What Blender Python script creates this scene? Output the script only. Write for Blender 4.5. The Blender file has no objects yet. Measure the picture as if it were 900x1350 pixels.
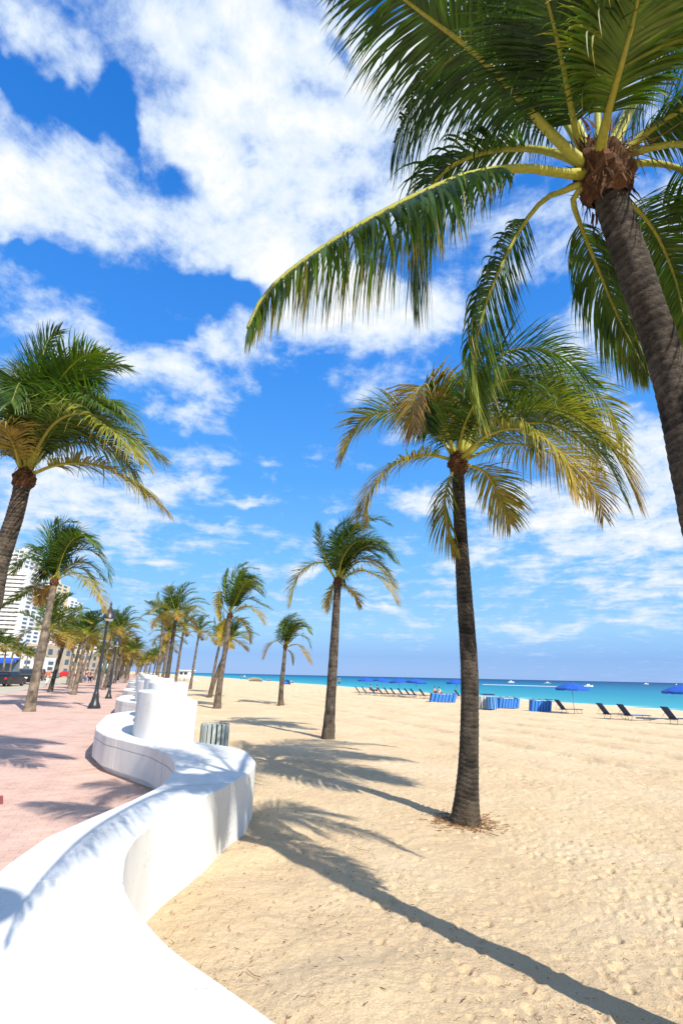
import bpy, bmesh, math, random
import numpy as np
from mathutils import Vector
R_=math.radians
random.seed(7); rng=np.random.default_rng(7)
SC=bpy.context.scene; COL=SC.collection

# ------------------------------------------------------------------ camera
FPX=680.0; PITCH=math.atan(216/FPX); ROLL=R_(1.2); CH=1.6
Fv=np.array([0,math.cos(PITCH),math.sin(PITCH)]); U0=np.array([0,-math.sin(PITCH),math.cos(PITCH)]); R0=np.array([1.0,0,0])
Rv=R0*math.cos(ROLL)+U0*math.sin(ROLL); Uv=-R0*math.sin(ROLL)+U0*math.cos(ROLL)
C0=np.array([0,0,CH])
def ray(x,y): return Fv*FPX+Rv*(x-450)+Uv*(675-y)
def G(x,y,z=0.0):
    d=ray(x,y); return C0+d*((z-CH)/d[2])
def D(x,y,Y):
    d=ray(x,y); return C0+d*(Y/d[1])
cam=bpy.data.cameras.new('camera'); camo=bpy.data.objects.new('camera',cam); COL.objects.link(camo)
from mathutils import Matrix
m=Matrix(((Rv[0],Uv[0],-Fv[0],0),(Rv[1],Uv[1],-Fv[1],0),(Rv[2],Uv[2],-Fv[2],CH),(0,0,0,1)))
camo.matrix_world=m; cam.sensor_fit='VERTICAL'; cam.sensor_height=24; cam.lens=24*FPX/1350
cam.clip_start=0.05; cam.clip_end=30000; SC.camera=camo

# promenade frame: s = metres towards the sea, t = metres along the promenade
dT=np.array([-.3482,.9374]); nS=np.array([.9374,.3482]); O2=np.array([-2.2,8.0])
def W(s,t,z=0.0):
    p=O2+nS*s+dT*t; return np.array([p[0],p[1],z])
PROM=math.atan2(dT[1],dT[0])   # heading of +t
def sandz(s): return -.1-.4*min(max((s-4)/36,0),1)

# ------------------------------------------------------------------ helpers
def tag(o,label=None,cat=None,group=None,kind=None):
    if label: o['label']=label
    if cat: o['category']=cat
    if group: o['group']=group
    if kind: o['kind']=kind
    return o
def empty(name,loc,rz=0,**k):
    o=bpy.data.objects.new(name,None); o.empty_display_size=.2; COL.objects.link(o); o.location=tuple(loc); o.rotation_euler=(0,0,rz)
    return tag(o,**k)
class MB:
    def __init__(s): s.v=[];s.f=[];s.c=[];s.mi=[]
    def add(s,v,f,c=None,mi=0):
        b=len(s.v); s.v+= [tuple(q) for q in v]; s.f+=[tuple(i+b for i in q) for q in f]; s.mi+=[mi]*len(f)
        if c is None: c=(1,1,1)
        if len(c)==3 and not hasattr(c[0],'__len__'): s.c+=[tuple(c)]*len(v)
        else: s.c+=[tuple(q) for q in c]
    def box(s,c,size,rz=0,mi=0,tilt=None):
        x,y,z=size[0]/2,size[1]/2,size[2]/2
        v=[Vector((a*x,b*y,d*z)) for a in(-1,1) for b in(-1,1) for d in(-1,1)]
        if tilt: 
            M=Matrix.Rotation(tilt[1],4,tilt[0]); v=[M@q for q in v]
        M=Matrix.Rotation(rz,4,'Z'); v=[M@q+Vector(c) for q in v]
        s.add(v,[(0,1,3,2),(4,6,7,5),(0,4,5,1),(2,3,7,6),(0,2,6,4),(1,5,7,3)],mi=mi)
    def tube(s,pts,rad,n=8,cap=True,c=None,mi=0):
        pts=[np.array(p,float) for p in pts]; m=len(pts)
        if not hasattr(rad,'__len__'): rad=[rad]*m
        vs=[];cs=[]
        ref=None
        for i in range(m):
            t=pts[min(i+1,m-1)]-pts[max(i-1,0)]; t/=max(np.linalg.norm(t),1e-9)
            if ref is None: ref=np.array([1.0,0,0]) if abs(t[0])<.8 else np.array([0,1.0,0])
            a=ref-t*(ref@t); a/=np.linalg.norm(a); b=np.cross(t,a); ref=a
            for k in range(n):
                an=2*math.pi*k/n; vs.append(pts[i]+(a*math.cos(an)+b*math.sin(an))*rad[i])
                if c is not None: cs.append(c[i] if hasattr(c[0],'__len__') else c)
        fs=[(i*n+k,i*n+(k+1)%n,(i+1)*n+(k+1)%n,(i+1)*n+k) for i in range(m-1) for k in range(n)]
        if cap: fs+=[tuple(range(n))[::-1],tuple((m-1)*n+k for k in range(n))]
        s.add(vs,fs,cs if cs else None,mi)
    def lathe(s,prof,c=(0,0,0),n=24,mi=0,cap=False):
        vs=[];m=len(prof)
        for r,z in prof:
            for k in range(n):
                a=2*math.pi*k/n; vs.append((c[0]+r*math.cos(a),c[1]+r*math.sin(a),c[2]+z))
        fs=[(i*n+k,i*n+(k+1)%n,(i+1)*n+(k+1)%n,(i+1)*n+k) for i in range(m-1) for k in range(n)]
        if cap: fs+=[tuple(range(n))[::-1],tuple((m-1)*n+k for k in range(n))]
        s.add(vs,fs,mi=mi)
    def prism(s,poly,z0,z1,mi=0,bev=0):
        n=len(poly)
        if bev:
            cx=sum(p[0] for p in poly)/n; cy=sum(p[1] for p in poly)/n
            def sh(p,e):
                l=math.hypot(p[0]-cx,p[1]-cy); return (p[0]+(cx-p[0])*e/l,p[1]+(cy-p[1])*e/l)
            rings=[(0,z0),(0,z1-bev),(bev*.3,z1-bev*.3),(bev,z1)]
            vs=[(*sh(p,e),z) for e,z in rings for p in poly]; m=4
        else:
            vs=[(p[0],p[1],z) for z in(z0,z1) for p in poly]; m=2
        fs=[(i*n+k,i*n+(k+1)%n,(i+1)*n+(k+1)%n,(i+1)*n+k) for i in range(m-1) for k in range(n)]
        fs+=[tuple(range(n))[::-1],tuple((m-1)*n+k for k in range(n))]
        s.add(vs,fs,mi=mi)
    def build(s,name,mats,parent=None,smooth=False,col=False,loc=None,rz=0,autosm=None,**k):
        me=bpy.data.meshes.new(name); me.from_pydata(s.v,[],s.f)
        for mt in (mats if isinstance(mats,(list,tuple)) else [mats]): me.materials.append(mt)
        if len(set(s.mi))>1: me.polygons.foreach_set('material_index',s.mi)
        if col:
            at=me.color_attributes.new('Col','FLOAT_COLOR','POINT')
            at.data.foreach_set('color',np.hstack([np.array(s.c,dtype=np.float32),np.ones((len(s.c),1),np.float32)]).ravel())
        if smooth: me.polygons.foreach_set('use_smooth',[True]*len(me.polygons))
        me.update()
        if autosm:
            try: me.set_sharp_from_angle(angle=autosm)
            except Exception: pass
        o=bpy.data.objects.new(name,me); COL.objects.link(o)
        if parent: o.parent=parent
        if loc is not None: o.location=tuple(loc)
        o.rotation_euler=(0,0,rz)
        return tag(o,**k)
def kids(o): return [c for c in o.children]
def copy_tree(o,parent=None):
    c=o.copy(); COL.objects.link(c); c.parent=parent
    for ch in kids(o): copy_tree(ch,c)
    return c
def catmull(P,n):
    P=[np.array(p,float) for p in P]; P=[2*P[0]-P[1]]+P+[2*P[-1]-P[-2]]
    out=[]; m=len(P)-3
    for i in range(n):
        u=i/(n-1)*m; k=min(int(u),m-1); f=u-k
        a,b,c,d=P[k:k+4]
        out.append(.5*((2*b)+(-a+c)*f+(2*a-5*b+4*c-d)*f*f+(-a+3*b-3*c+d)*f**3))
    return out

# ------------------------------------------------------------------ materials
def mat(name,color=(.8,.8,.8),rough=.6,metal=0,spec=.5,noise=None,bump=None,extra=None):
    """noise=(scale,amount,detail)  bump=(scale,strength,dist)"""
    m=bpy.data.materials.new(name); m.use_nodes=True; nt=m.node_tree; b=nt.nodes['Principled BSDF']
    b.inputs['Base Color'].default_value=(*color,1); b.inputs['Roughness'].default_value=rough
    b.inputs['Metallic'].default_value=metal; b.inputs['Specular IOR Level'].default_value=spec
    tc=nt.nodes.new('ShaderNodeTexCoord')
    if noise:
        n=nt.nodes.new('ShaderNodeTexNoise'); n.inputs['Scale'].default_value=noise[0]; n.inputs['Detail'].default_value=8; n.inputs['Roughness'].default_value=.65
        nt.links.new(tc.outputs['Object'],n.inputs['Vector'])
        r=nt.nodes.new('ShaderNodeMapRange'); r.inputs[1].default_value=.3; r.inputs[2].default_value=.7; r.inputs[3].default_value=1-noise[1]; r.inputs[4].default_value=1+noise[1]*.4
        nt.links.new(n.outputs['Fac'],r.inputs[0])
        mx=nt.nodes.new('ShaderNodeMix'); mx.data_type='RGBA'; mx.blend_type='MULTIPLY'; mx.inputs[0].default_value=1
        mx.inputs[6].default_value=(*color,1); nt.links.new(r.outputs[0],mx.inputs[7]); nt.links.new(mx.outputs[2],b.inputs['Base Color'])
    if bump:
        n=nt.nodes.new('ShaderNodeTexNoise'); n.inputs['Scale'].default_value=bump[0]; n.inputs['Detail'].default_value=6
        nt.links.new(tc.outputs['Object'],n.inputs['Vector'])
        bp=nt.nodes.new('ShaderNodeBump'); bp.inputs['Strength'].default_value=bump[1]; bp.inputs['Distance'].default_value=bump[2]
        nt.links.new(n.outputs['Fac'],bp.inputs['Height']); nt.links.new(bp.outputs[0],b.inputs['Normal'])
    return m
def N(nt,t,**k):
    n=nt.nodes.new(t)
    for a,v in k.items():
        if a[0]=='i' and a[1:].isdigit(): n.inputs[int(a[1:])].default_value=v
        else: setattr(n,a,v)
    return n
def L(nt,a,b): nt.links.new(a,b)
def ramp(nt,stops,interp='LINEAR'):
    r=nt.nodes.new('ShaderNodeValToRGB'); r.color_ramp.interpolation=interp; e=r.color_ramp.elements
    while len(e)>1: e.remove(e[-1])
    e[0].position=stops[0][0]; e[0].color=(*stops[0][1],1)
    for p,c in stops[1:]:
        q=e.new(p); q.color=(*c,1)
    return r
def leaf_mat(name,gain=1):
    m=bpy.data.materials.new(name); m.use_nodes=True; nt=m.node_tree; b=nt.nodes['Principled BSDF']; out=nt.nodes['Material Output']
    at=N(nt,'ShaderNodeAttribute'); at.attribute_name='Col'
    oi=N(nt,'ShaderNodeTexCoord'); nz=N(nt,'ShaderNodeTexNoise'); nz.inputs['Scale'].default_value=6; L(nt,oi.outputs['Object'],nz.inputs['Vector'])
    r=N(nt,'ShaderNodeMapRange',i1=.3,i2=.7,i3=.6*gain,i4=1.25*gain); L(nt,nz.outputs['Fac'],r.inputs[0])
    mx=N(nt,'ShaderNodeMix',data_type='RGBA',blend_type='MULTIPLY'); mx.inputs[0].default_value=1
    L(nt,at.outputs['Color'],mx.inputs[6]); L(nt,r.outputs[0],mx.inputs[7]); L(nt,mx.outputs[2],b.inputs['Base Color'])
    b.inputs['Roughness'].default_value=.45; b.inputs['Specular IOR Level'].default_value=.3
    tr=N(nt,'ShaderNodeBsdfTranslucent'); g=N(nt,'ShaderNodeMix',data_type='RGBA',blend_type='MULTIPLY'); g.inputs[0].default_value=1; g.inputs[7].default_value=(1.4,1.8,.5,1)
    L(nt,mx.outputs[2],g.inputs[6]); L(nt,g.outputs[2],tr.inputs['Color'])
    ms=N(nt,'ShaderNodeMixShader'); ms.inputs[0].default_value=.24; L(nt,b.outputs[0],ms.inputs[1]); L(nt,tr.outputs[0],ms.inputs[2]); L(nt,ms.outputs[0],out.inputs['Surface'])
    return m
def attr_mat(name,rough=.85,nscale=30,namt=.35,bstr=.6,bdist=.01,stretch=(1,1,1)):
    m=bpy.data.materials.new(name); m.use_nodes=True; nt=m.node_tree; b=nt.nodes['Principled BSDF']
    at=N(nt,'ShaderNodeAttribute'); at.attribute_name='Col'
    tc=N(nt,'ShaderNodeTexCoord'); mp=N(nt,'ShaderNodeMapping'); mp.inputs['Scale'].default_value=stretch; L(nt,tc.outputs['Object'],mp.inputs[0])
    nz=N(nt,'ShaderNodeTexNoise'); nz.inputs['Scale'].default_value=nscale; nz.inputs['Detail'].default_value=8; nz.inputs['Roughness'].default_value=.7; L(nt,mp.outputs[0],nz.inputs['Vector'])
    r=N(nt,'ShaderNodeMapRange',i1=.3,i2=.7,i3=1-namt,i4=1+namt); L(nt,nz.outputs['Fac'],r.inputs[0])
    mx=N(nt,'ShaderNodeMix',data_type='RGBA',blend_type='MULTIPLY'); mx.inputs[0].default_value=1
    L(nt,at.outputs['Color'],mx.inputs[6]); L(nt,r.outputs[0],mx.inputs[7]); L(nt,mx.outputs[2],b.inputs['Base Color'])
    b.inputs['Roughness'].default_value=rough; b.inputs['Specular IOR Level'].default_value=.25
    bp=N(nt,'ShaderNodeBump'); bp.inputs['Strength'].default_value=bstr; bp.inputs['Distance'].default_value=bdist; L(nt,nz.outputs['Fac'],bp.inputs['Height']); L(nt,bp.outputs[0],b.inputs['Normal'])
    return m
M={}
M['leaf']=leaf_mat('palm_leaf')
M['stalk']=attr_mat('palm_stalk',.45,40,.25,.2,.003)
M['trunk']=attr_mat('palm_trunk',.9,30,.75,1.0,.02,(1,1,1.8))
M['fibre']=attr_mat('palm_fibre',.95,60,.5,.8,.01)
M['black']=mat('black_paint',(.025,.028,.03),.4,noise=(4,.2,4))
M['glass_lamp']=mat('lamp_glass',(.75,.78,.75),.25)
M['navy']=mat('navy_sling',(.014,.028,.10),.7,noise=(20,.2,4))
M['bluefab']=mat('blue_canvas',(.010,.085,.42),.65,noise=(6,.25,4))
M['bluelt']=mat('blue_canvas_light',(.03,.19,.62),.65,noise=(6,.25,4))
M['bluepale']=mat('pale_blue_board',(.18,.42,.75),.6,noise=(14,.3,4))
M['alu']=mat('metal_tube',(.45,.45,.45),.35,.8)
M['darkmetal']=mat('dark_metal_tube',(.05,.05,.055),.4,.6)
M['white']=mat('white_board',(.78,.78,.76),.5,noise=(5,.08,4))
M['slat']=mat('weathered_slat',(.38,.44,.43),.7,noise=(3,.18,6))
M['liner']=mat('bin_liner',(.04,.045,.045),.6)
M['tyre']=mat('tyre_rubber',(.02,.02,.02),.85); M['glass']=mat('car_glass',(.02,.025,.03),.08,spec=.8)
M['carblack']=mat('black_car_paint',(.012,.012,.014),.18,spec=.7); M['carred']=mat('red_car_paint',(.5,.02,.02),.25); M['carwhite']=mat('white_car_paint',(.7,.7,.7),.25); M['carsilver']=mat('silver_car_paint',(.35,.36,.38),.3,.5)
M['rim']=mat('wheel_rim',(.4,.4,.42),.3,.9); M['lamp_red']=mat('tail_lamp',(.45,.01,.01),.2); M['lamp_clear']=mat('head_lamp',(.8,.8,.8),.15); M['plate']=mat('number_plate',(.7,.7,.68),.5)
M['skin']=mat('skin',(.45,.25,.17),.6); M['hair']=mat('hair',(.05,.03,.02),.7)

# ------------------------------------------------------------------ world
SUN_AZ_TO=R_(-35)      # shadows run towards this bearing (from +Y, positive to +X)
ELEV=R_(42)
EXPO=.74
w=bpy.data.worlds.new('World'); SC.world=w; w.use_nodes=True; nt=w.node_tree
bg=nt.nodes['Background']; bg.inputs['Strength'].default_value=.1
sky=N(nt,'ShaderNodeTexSky'); sky.sky_type='NISHITA'; sky.sun_disc=False; sky.sun_elevation=ELEV
sunaz=SUN_AZ_TO+math.pi    # bearing of the sun from +Y
sky.sun_rotation=sunaz; sky.air_density=1.0; sky.dust_density=.3; sky.ozone_density=3
tc=N(nt,'ShaderNodeTexCoord')
hs=N(nt,'ShaderNodeHueSaturation'); hs.inputs['Saturation'].default_value=1.45; hs.inputs['Value'].default_value=1.0
L(nt,sky.outputs[0],hs.inputs['Color'])
sep=N(nt,'ShaderNodeSeparateXYZ'); L(nt,tc.outputs['Generated'],sep.inputs[0])
# the air's colour by height above the horizon, over the physical sky
grad=ramp(nt,[(0,(2.0,4.1,8.4)),(.035,(1.7,3.7,8.1)),(.085,(3.0,5.6,8.9)),(.2,(2.1,5.2,9.3)),(.36,(1.1,3.9,9.4)),(.55,(.6,2.9,8.7)),(.8,(.25,1.9,6.8)),(1,(.2,1.6,6.0))])
L(nt,sep.outputs[2],grad.inputs[0])
sm=N(nt,'ShaderNodeMix',data_type='RGBA'); sm.inputs[0].default_value=.8; L(nt,hs.outputs[0],sm.inputs[6]); L(nt,grad.outputs[0],sm.inputs[7])
gs=N(nt,'ShaderNodeVectorMath',operation='SCALE'); gs.inputs[3].default_value=.73; L(nt,sm.outputs[2],gs.inputs[0])
# clouds: noise on a flat cloud deck seen in perspective
zz=N(nt,'ShaderNodeMath',operation='ADD',i1=.10); L(nt,sep.outputs[2],zz.inputs[0])
zm=N(nt,'ShaderNodeMath',operation='MAXIMUM',i1=.04); L(nt,zz.outputs[0],zm.inputs[0])
dx=N(nt,'ShaderNodeMath',operation='DIVIDE'); dy=N(nt,'ShaderNodeMath',operation='DIVIDE')
L(nt,sep.outputs[0],dx.inputs[0]); L(nt,zm.outputs[0],dx.inputs[1]); L(nt,sep.outputs[1],dy.inputs[0]); L(nt,zm.outputs[0],dy.inputs[1])
cv=N(nt,'ShaderNodeCombineXYZ'); L(nt,dx.outputs[0],cv.inputs[0]); L(nt,dy.outputs[0],cv.inputs[1]); cv.inputs[2].default_value=3.3
def noise(scale,detail,rough,vec,dist=0):
    n=N(nt,'ShaderNodeTexNoise'); n.inputs['Scale'].default_value=scale; n.inputs['Detail'].default_value=detail; n.inputs['Roughness'].default_value=rough; n.inputs['Distortion'].default_value=dist
    L(nt,vec,n.inputs['Vector']); return n
n1=noise(3.4,10,.62,cv.outputs[0],.4)
n2=noise(9.5,8,.62,cv.outputs[0],.25)
# second noise, on the direction itself, so low clouds keep some height
n3=noise(16,9,.64,tc.outputs['Generated'],.2)
nd=noise(5,4,.6,tc.outputs['Generated'])
dsub=N(nt,'ShaderNodeVectorMath',operation='SUBTRACT'); L(nt,nd.outputs['Color'],dsub.inputs[0]); dsub.inputs[1].default_value=(.5,.5,.5)
dsc=N(nt,'ShaderNodeVectorMath',operation='SCALE'); dsc.inputs[3].default_value=.16; L(nt,dsub.outputs[0],dsc.inputs[0])
dd=N(nt,'ShaderNodeVectorMath',operation='ADD'); L(nt,tc.outputs['Generated'],dd.inputs[0]); L(nt,dsc.outputs[0],dd.inputs[1])
BL=[ # x,y,rx,ry,angle,amp   (where the day's clouds and gaps stood)
 (60,250,150,110,-20,.42),(40,40,110,55,15,.38),(190,40,60,60,0,.2),(300,150,150,120,35,.48),(450,60,170,70,10,.40),(420,230,190,90,0,.42),(310,330,190,60,5,.42),
 (90,420,110,50,0,.32),(560,170,150,160,0,.4),(470,400,190,55,-8,.34),(290,465,80,28,0,.28),(560,420,90,45,0,.26),(240,510,90,30,25,.22),(215,645,70,32,-10,.36),(330,657,38,13,0,.42),(230,600,70,22,0,.28),
 (100,690,130,60,0,.30),(210,740,60,20,10,.26),(60,640,80,70,0,.26),(400,745,34,22,0,.36),(560,660,60,22,20,.28),(790,430,110,60,-10,.36),(760,520,90,40,0,.2),(700,690,110,50,0,.34),(850,660,170,100,0,.42),(850,590,90,60,0,.3),
 (760,815,200,16,-6,.30),(620,745,90,14,0,.26),(860,770,110,26,-8,.34),(880,290,90,90,0,.36),(680,320,120,80,0,.25),(540,808,70,8,0,.26),(300,697,50,10,5,.24),(760,100,200,140,0,.25),(480,510,60,22,0,.12),
 (150,475,60,25,10,.3),(255,560,55,16,0,.3),(60,560,60,30,0,.3),(160,610,50,16,-8,.3),(350,600,30,8,0,.2),
 (85,125,95,26,28,-.45),(165,150,75,26,72,-.42),(245,235,50,26,50,-.32),(430,75,42,18,20,-.40),(325,210,22,14,0,-.45),(160,362,220,20,-2,-.46),(270,395,110,26,0,-.3),(420,600,190,100,0,-.12),(350,550,110,50,0,-.14),(470,450,200,60,0,.06),(610,480,60,40,0,-.2),(690,400,60,30,0,-.28),(20,120,80,30,20,-.4),(210,440,40,20,0,-.25),(420,880,500,40,0,-.2)]
acc=None
for (x,y,rx,ry,an,amp) in BL:
    c=ray(x,y); ln=np.linalg.norm(c); c=c/ln
    ca,sa=math.cos(R_(an)),math.sin(R_(an))
    a=ray(x+ca,y+sa)/ln-c; b=ray(x-sa,y+ca)/ln-c
    a-=c*(a@c); b-=c*(b@c); la=np.linalg.norm(a); lb=np.linalg.norm(b)
    a=a/la/(la*rx); b=b/lb/(lb*ry)
    dots=[]
    for vv in (a,b,-2*c):
        q=N(nt,'ShaderNodeVectorMath',operation='DOT_PRODUCT'); L(nt,dd.outputs[0],q.inputs[0]); q.inputs[1].default_value=tuple(vv); dots.append(q.outputs['Value'])
    cb=N(nt,'ShaderNodeCombineXYZ')
    for i in range(2): L(nt,dots[i],cb.inputs[i])
    ad=N(nt,'ShaderNodeMath',operation='ADD',i1=2.0); L(nt,dots[2],ad.inputs[0]); L(nt,ad.outputs[0],cb.inputs[2])
    ln_=N(nt,'ShaderNodeVectorMath',operation='LENGTH'); L(nt,cb.outputs[0],ln_.inputs[0])
    mr=N(nt,'ShaderNodeMapRange',interpolation_type='SMOOTHSTEP',i1=.15,i2=1.25,i3=amp,i4=0.0); L(nt,ln_.outputs['Value'],mr.inputs[0])
    if acc is None: acc=mr.outputs[0]
    else:
        s_=N(nt,'ShaderNodeMath',operation='ADD'); L(nt,acc,s_.inputs[0]); L(nt,mr.outputs[0],s_.inputs[1]); acc=s_.outputs[0]
cl=N(nt,'ShaderNodeMath',operation='MINIMUM',i1=.40); L(nt,acc,cl.inputs[0])
bk=N(nt,'ShaderNodeMapRange',i1=.1,i2=-.3,i3=0,i4=.2); L(nt,sep.outputs[1],bk.inputs[0])  # extra cloud added to the unseen sky behind the camera, lifting ambient light
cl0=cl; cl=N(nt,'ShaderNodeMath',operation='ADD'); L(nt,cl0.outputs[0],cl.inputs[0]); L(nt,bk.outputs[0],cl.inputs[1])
f1=N(nt,'ShaderNodeMath',operation='MULTIPLY',i1=1.35); L(nt,n1.outputs['Fac'],f1.inputs[0])
f2=N(nt,'ShaderNodeMath',operation='MULTIPLY_ADD',i1=.6); L(nt,n2.outputs['Fac'],f2.inputs[0]); L(nt,f1.outputs[0],f2.inputs[2])
f3=N(nt,'ShaderNodeMath',operation='MULTIPLY_ADD',i1=.8); L(nt,n3.outputs['Fac'],f3.inputs[0]); L(nt,f2.outputs[0],f3.inputs[2])
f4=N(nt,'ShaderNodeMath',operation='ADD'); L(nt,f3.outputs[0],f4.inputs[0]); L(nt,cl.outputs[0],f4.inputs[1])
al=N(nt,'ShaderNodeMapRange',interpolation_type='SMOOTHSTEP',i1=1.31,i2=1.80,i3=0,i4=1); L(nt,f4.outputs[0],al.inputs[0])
# clouds thin out to bluish streaks close to the horizon
hz=N(nt,'ShaderNodeMapRange',i1=.01,i2=.14,i3=.25,i4=1.0); L(nt,sep.outputs[2],hz.inputs[0])
al2=N(nt,'ShaderNodeMath',operation='MULTIPLY'); L(nt,al.outputs[0],al2.inputs[0]); L(nt,hz.outputs[0],al2.inputs[1])
sh=N(nt,'ShaderNodeMapRange',interpolation_type='SMOOTHSTEP',i1=1.5,i2=2.2,i3=0,i4=1); L(nt,f4.outputs[0],sh.inputs[0])
cc=ramp(nt,[(0,(4.0,4.9,6.2)),(.40,(4.8,5.4,6.2)),(.7,(5.8,6.0,6.2)),(1,(7.2,7.2,7.2))]); L(nt,sh.outputs[0],cc.inputs[0])
cm=N(nt,'ShaderNodeMix',data_type='RGBA'); L(nt,al2.outputs[0],cm.inputs[0]); L(nt,gs.outputs[0],cm.inputs[6]); L(nt,cc.outputs[0],cm.inputs[7])
L(nt,cm.outputs[2],bg.inputs['Color'])
w.cycles.sampling_method='MANUAL'; w.cycles.sample_map_resolution=512

sl=bpy.data.lights.new('sun','SUN'); sl.energy=4.3; sl.angle=R_(.5); sl.color=(1,.95,.87)
so=bpy.data.objects.new('sun',sl); COL.objects.link(so)
to=Vector((math.sin(SUN_AZ_TO)*math.cos(ELEV),math.cos(SUN_AZ_TO)*math.cos(ELEV),-math.sin(ELEV)))
so.rotation_euler=to.to_track_quat('-Z','Y').to_euler(); so.location=(20,-20,40)
SC.view_settings.view_transform='Standard'; SC.view_settings.look='None'; SC.view_settings.exposure=EXPO; SC.view_settings.gamma=1
SC.cycles.max_bounces=6; SC.cycles.transparent_max_bounces=4; SC.cycles.use_denoising=True
try: SC.cycles.denoiser='OPENIMAGEDENOISE'
except Exception: pass

# ------------------------------------------------------------------ sand
def vnoise(x,y,seed=0):
    xi=np.floor(x).astype(np.int64); yi=np.floor(y).astype(np.int64); fx=x-xi; fy=y-yi
    fx=fx*fx*fx*(fx*(fx*6-15)+10); fy=fy*fy*fy*(fy*(fy*6-15)+10)
    def h(a,b):
        n=(a*374761393+b*668265263+seed*974634777)&0x7fffffff; n=((n^(n>>13))*1274126177)&0x7fffffff; return ((n^(n>>16))&0xffff)/65535.0
    return (h(xi,yi)*(1-fx)+h(xi+1,yi)*fx)*(1-fy)+(h(xi,yi+1)*(1-fx)+h(xi+1,yi+1)*fx)*fy-.5
def sand_relief(X,Y):
    return 0.024*vnoise(X/1.7,Y/1.7,1)+.014*vnoise(X/.55,Y/.55,2)+.012*vnoise(X/.2,Y/.2,3)+.010*vnoise(X/.07,Y/.07,4)+.006*vnoise(X/.035,Y/.035,8)
def make_sand():
    ths=[]; a=-180.0
    while a<180:
        ths.append(a)
        a+= .16 if -40<=a<40 else (.16+min(abs(abs(a)-40)*.08,5.8))
    th=np.radians(np.array(ths)); nt_=len(th)
    rs=[.6]
    while rs[-1]<60: rs.append(rs[-1]*(1.0044 if rs[-1]<26 else 1.009))
    while rs[-1]<9000: rs.append(rs[-1]*1.12)
    rs=np.array(rs); nr=len(rs)
    RR,TH=np.meshgrid(rs,th,indexing='ij'); X=RR*np.sin(TH); Y=RR*np.cos(TH)
    S=(X-O2[0])*nS[0]+(Y-O2[1])*nS[1]; T=(X-O2[0])*dT[0]+(Y-O2[1])*dT[1]
    Z=-.1-.4*np.clip((S-4)/36,0,1)-.0*S
    Z=Z-np.clip((S-40)*.06,0,9)
    fade=np.clip(1-(RR-25)/35,0,1)
    Z+=fade*sand_relief(X,Y)
    # mound of blown sand against the wall
    Z+=.10*np.exp(-((S-.6)/.8)**2)*(vnoise(T/.5,S/.6,9)+.5)*fade
    # raked / driven lines along the beach
    q=np.zeros_like(Z)
    for s0,wd,dp in [(7.2,.16,.03),(7.6,.1,.02),(9.6,.18,.045),(10.1,.1,.03),(12.2,.2,.045),(12.9,.12,.03),(14.6,.2,.05),(15.3,.15,.03),(17.5,.2,.06),(18.3,.15,.04),(20.6,.2,.05),(22,.15,.03),(26,.2,.05),(29,.2,.04),(32,.25,.05)]:
        ss=S+.35*vnoise(T/9,np.full_like(T,s0),5)
        q-=dp*np.exp(-((ss-s0)/wd)**2)*(.55+vnoise(T/.45,np.full_like(T,s0*3),6)); q+=dp*.5*np.exp(-((ss-s0-wd*1.7)/wd)**2)
    Z+=2.2*q*np.clip(1-(RR-60)/60,0,1)*np.clip((T+6)/8,0,1)
    # footprints
    def dent(x,y,rad,dep,ax,el):
        r=math.hypot(x,y); a=math.atan2(x,y)
        i0,i1=np.searchsorted(rs,[r-rad*3,r+rad*3]); da=rad*3/r; j0,j1=np.searchsorted(th,[a-da,a+da])
        if i1<=i0 or j1<=j0: return
        sl_=(slice(i0,i1),slice(j0,j1)); u=X[sl_]-x; v=Y[sl_]-y
        c,s=math.cos(ax),math.sin(ax); uu=(u*c+v*s)/el; vv=(-u*s+v*c); k=(uu*uu+vv*vv)/rad**2
        Z[sl_]+= -1.35*dep*np.clip(1-np.sqrt(k)/1.25,0,1)+dep*.22*np.exp(-(np.sqrt(k)-1.35)**2*9)
    def on_sand(s,t): return s>1.2
    for _ in range(9500):
        y=1.8+rng.random()**1.5*20; x=rng.uniform(-.35*y-1,.85*y+1)
        s=(x-O2[0])*nS[0]+(y-O2[1])*nS[1]
        if s<1.0: continue
        if s<3 and rng.random()<.7: continue
        dent(x,y,rng.uniform(.018,.038),rng.uniform(.010,.024),rng.uniform(0,3.1),rng.uniform(1.1,1.8))
    # tyre treads and rake dashes running along the beach
    for s0 in (5.9,6.25,7.6,8.9,9.2,11.4,11.75,13.6,15.8,16.2,19.4,19.9):
        t=-1.0 if s0<10 else -6.0
        while t<46:
            p=W(s0+.25*math.sin(t/7+s0),t)
            if rng.random()<.8: dent(p[0],p[1],.07,.03,rng.normal(PROM,.2),1.6)
            t+=rng.uniform(.22,.4)
    for _ in range(26):  # walking tracks
        s0=rng.uniform(2.5,24); t0=rng.uniform(-8,16); an=rng.normal(math.pi/2,.5); px=s0;py=t0
        for k in range(34):
            px+=.62*math.cos(an); py+=.62*math.sin(an); an+=rng.normal(0,.05)
            side=.11*(1 if k%2 else -1); p=W(px-side*math.sin(an),py+side*math.cos(an))
            if px>1 and p[1]>1.5: dent(p[0],p[1],.052,.026,math.atan2(dT[1],dT[0])+an-math.pi/2,1.9)
    V=np.stack([X,Y,Z],-1).reshape(-1,3)
    idx=np.arange(nr*nt_).reshape(nr,nt_); nx=np.roll(idx,-1,axis=1)
    F=np.stack([idx[:-1],idx[1:],nx[1:],nx[:-1]],-1).reshape(-1,4)
    V=np.vstack([V,[0,0,-.1]]); ctr=len(V)-1
    tri=[(int(idx[0,j]),int(nx[0,j]),ctr) for j in range(nt_)]
    me=bpy.data.meshes.new('sand'); nf=len(F)
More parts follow.
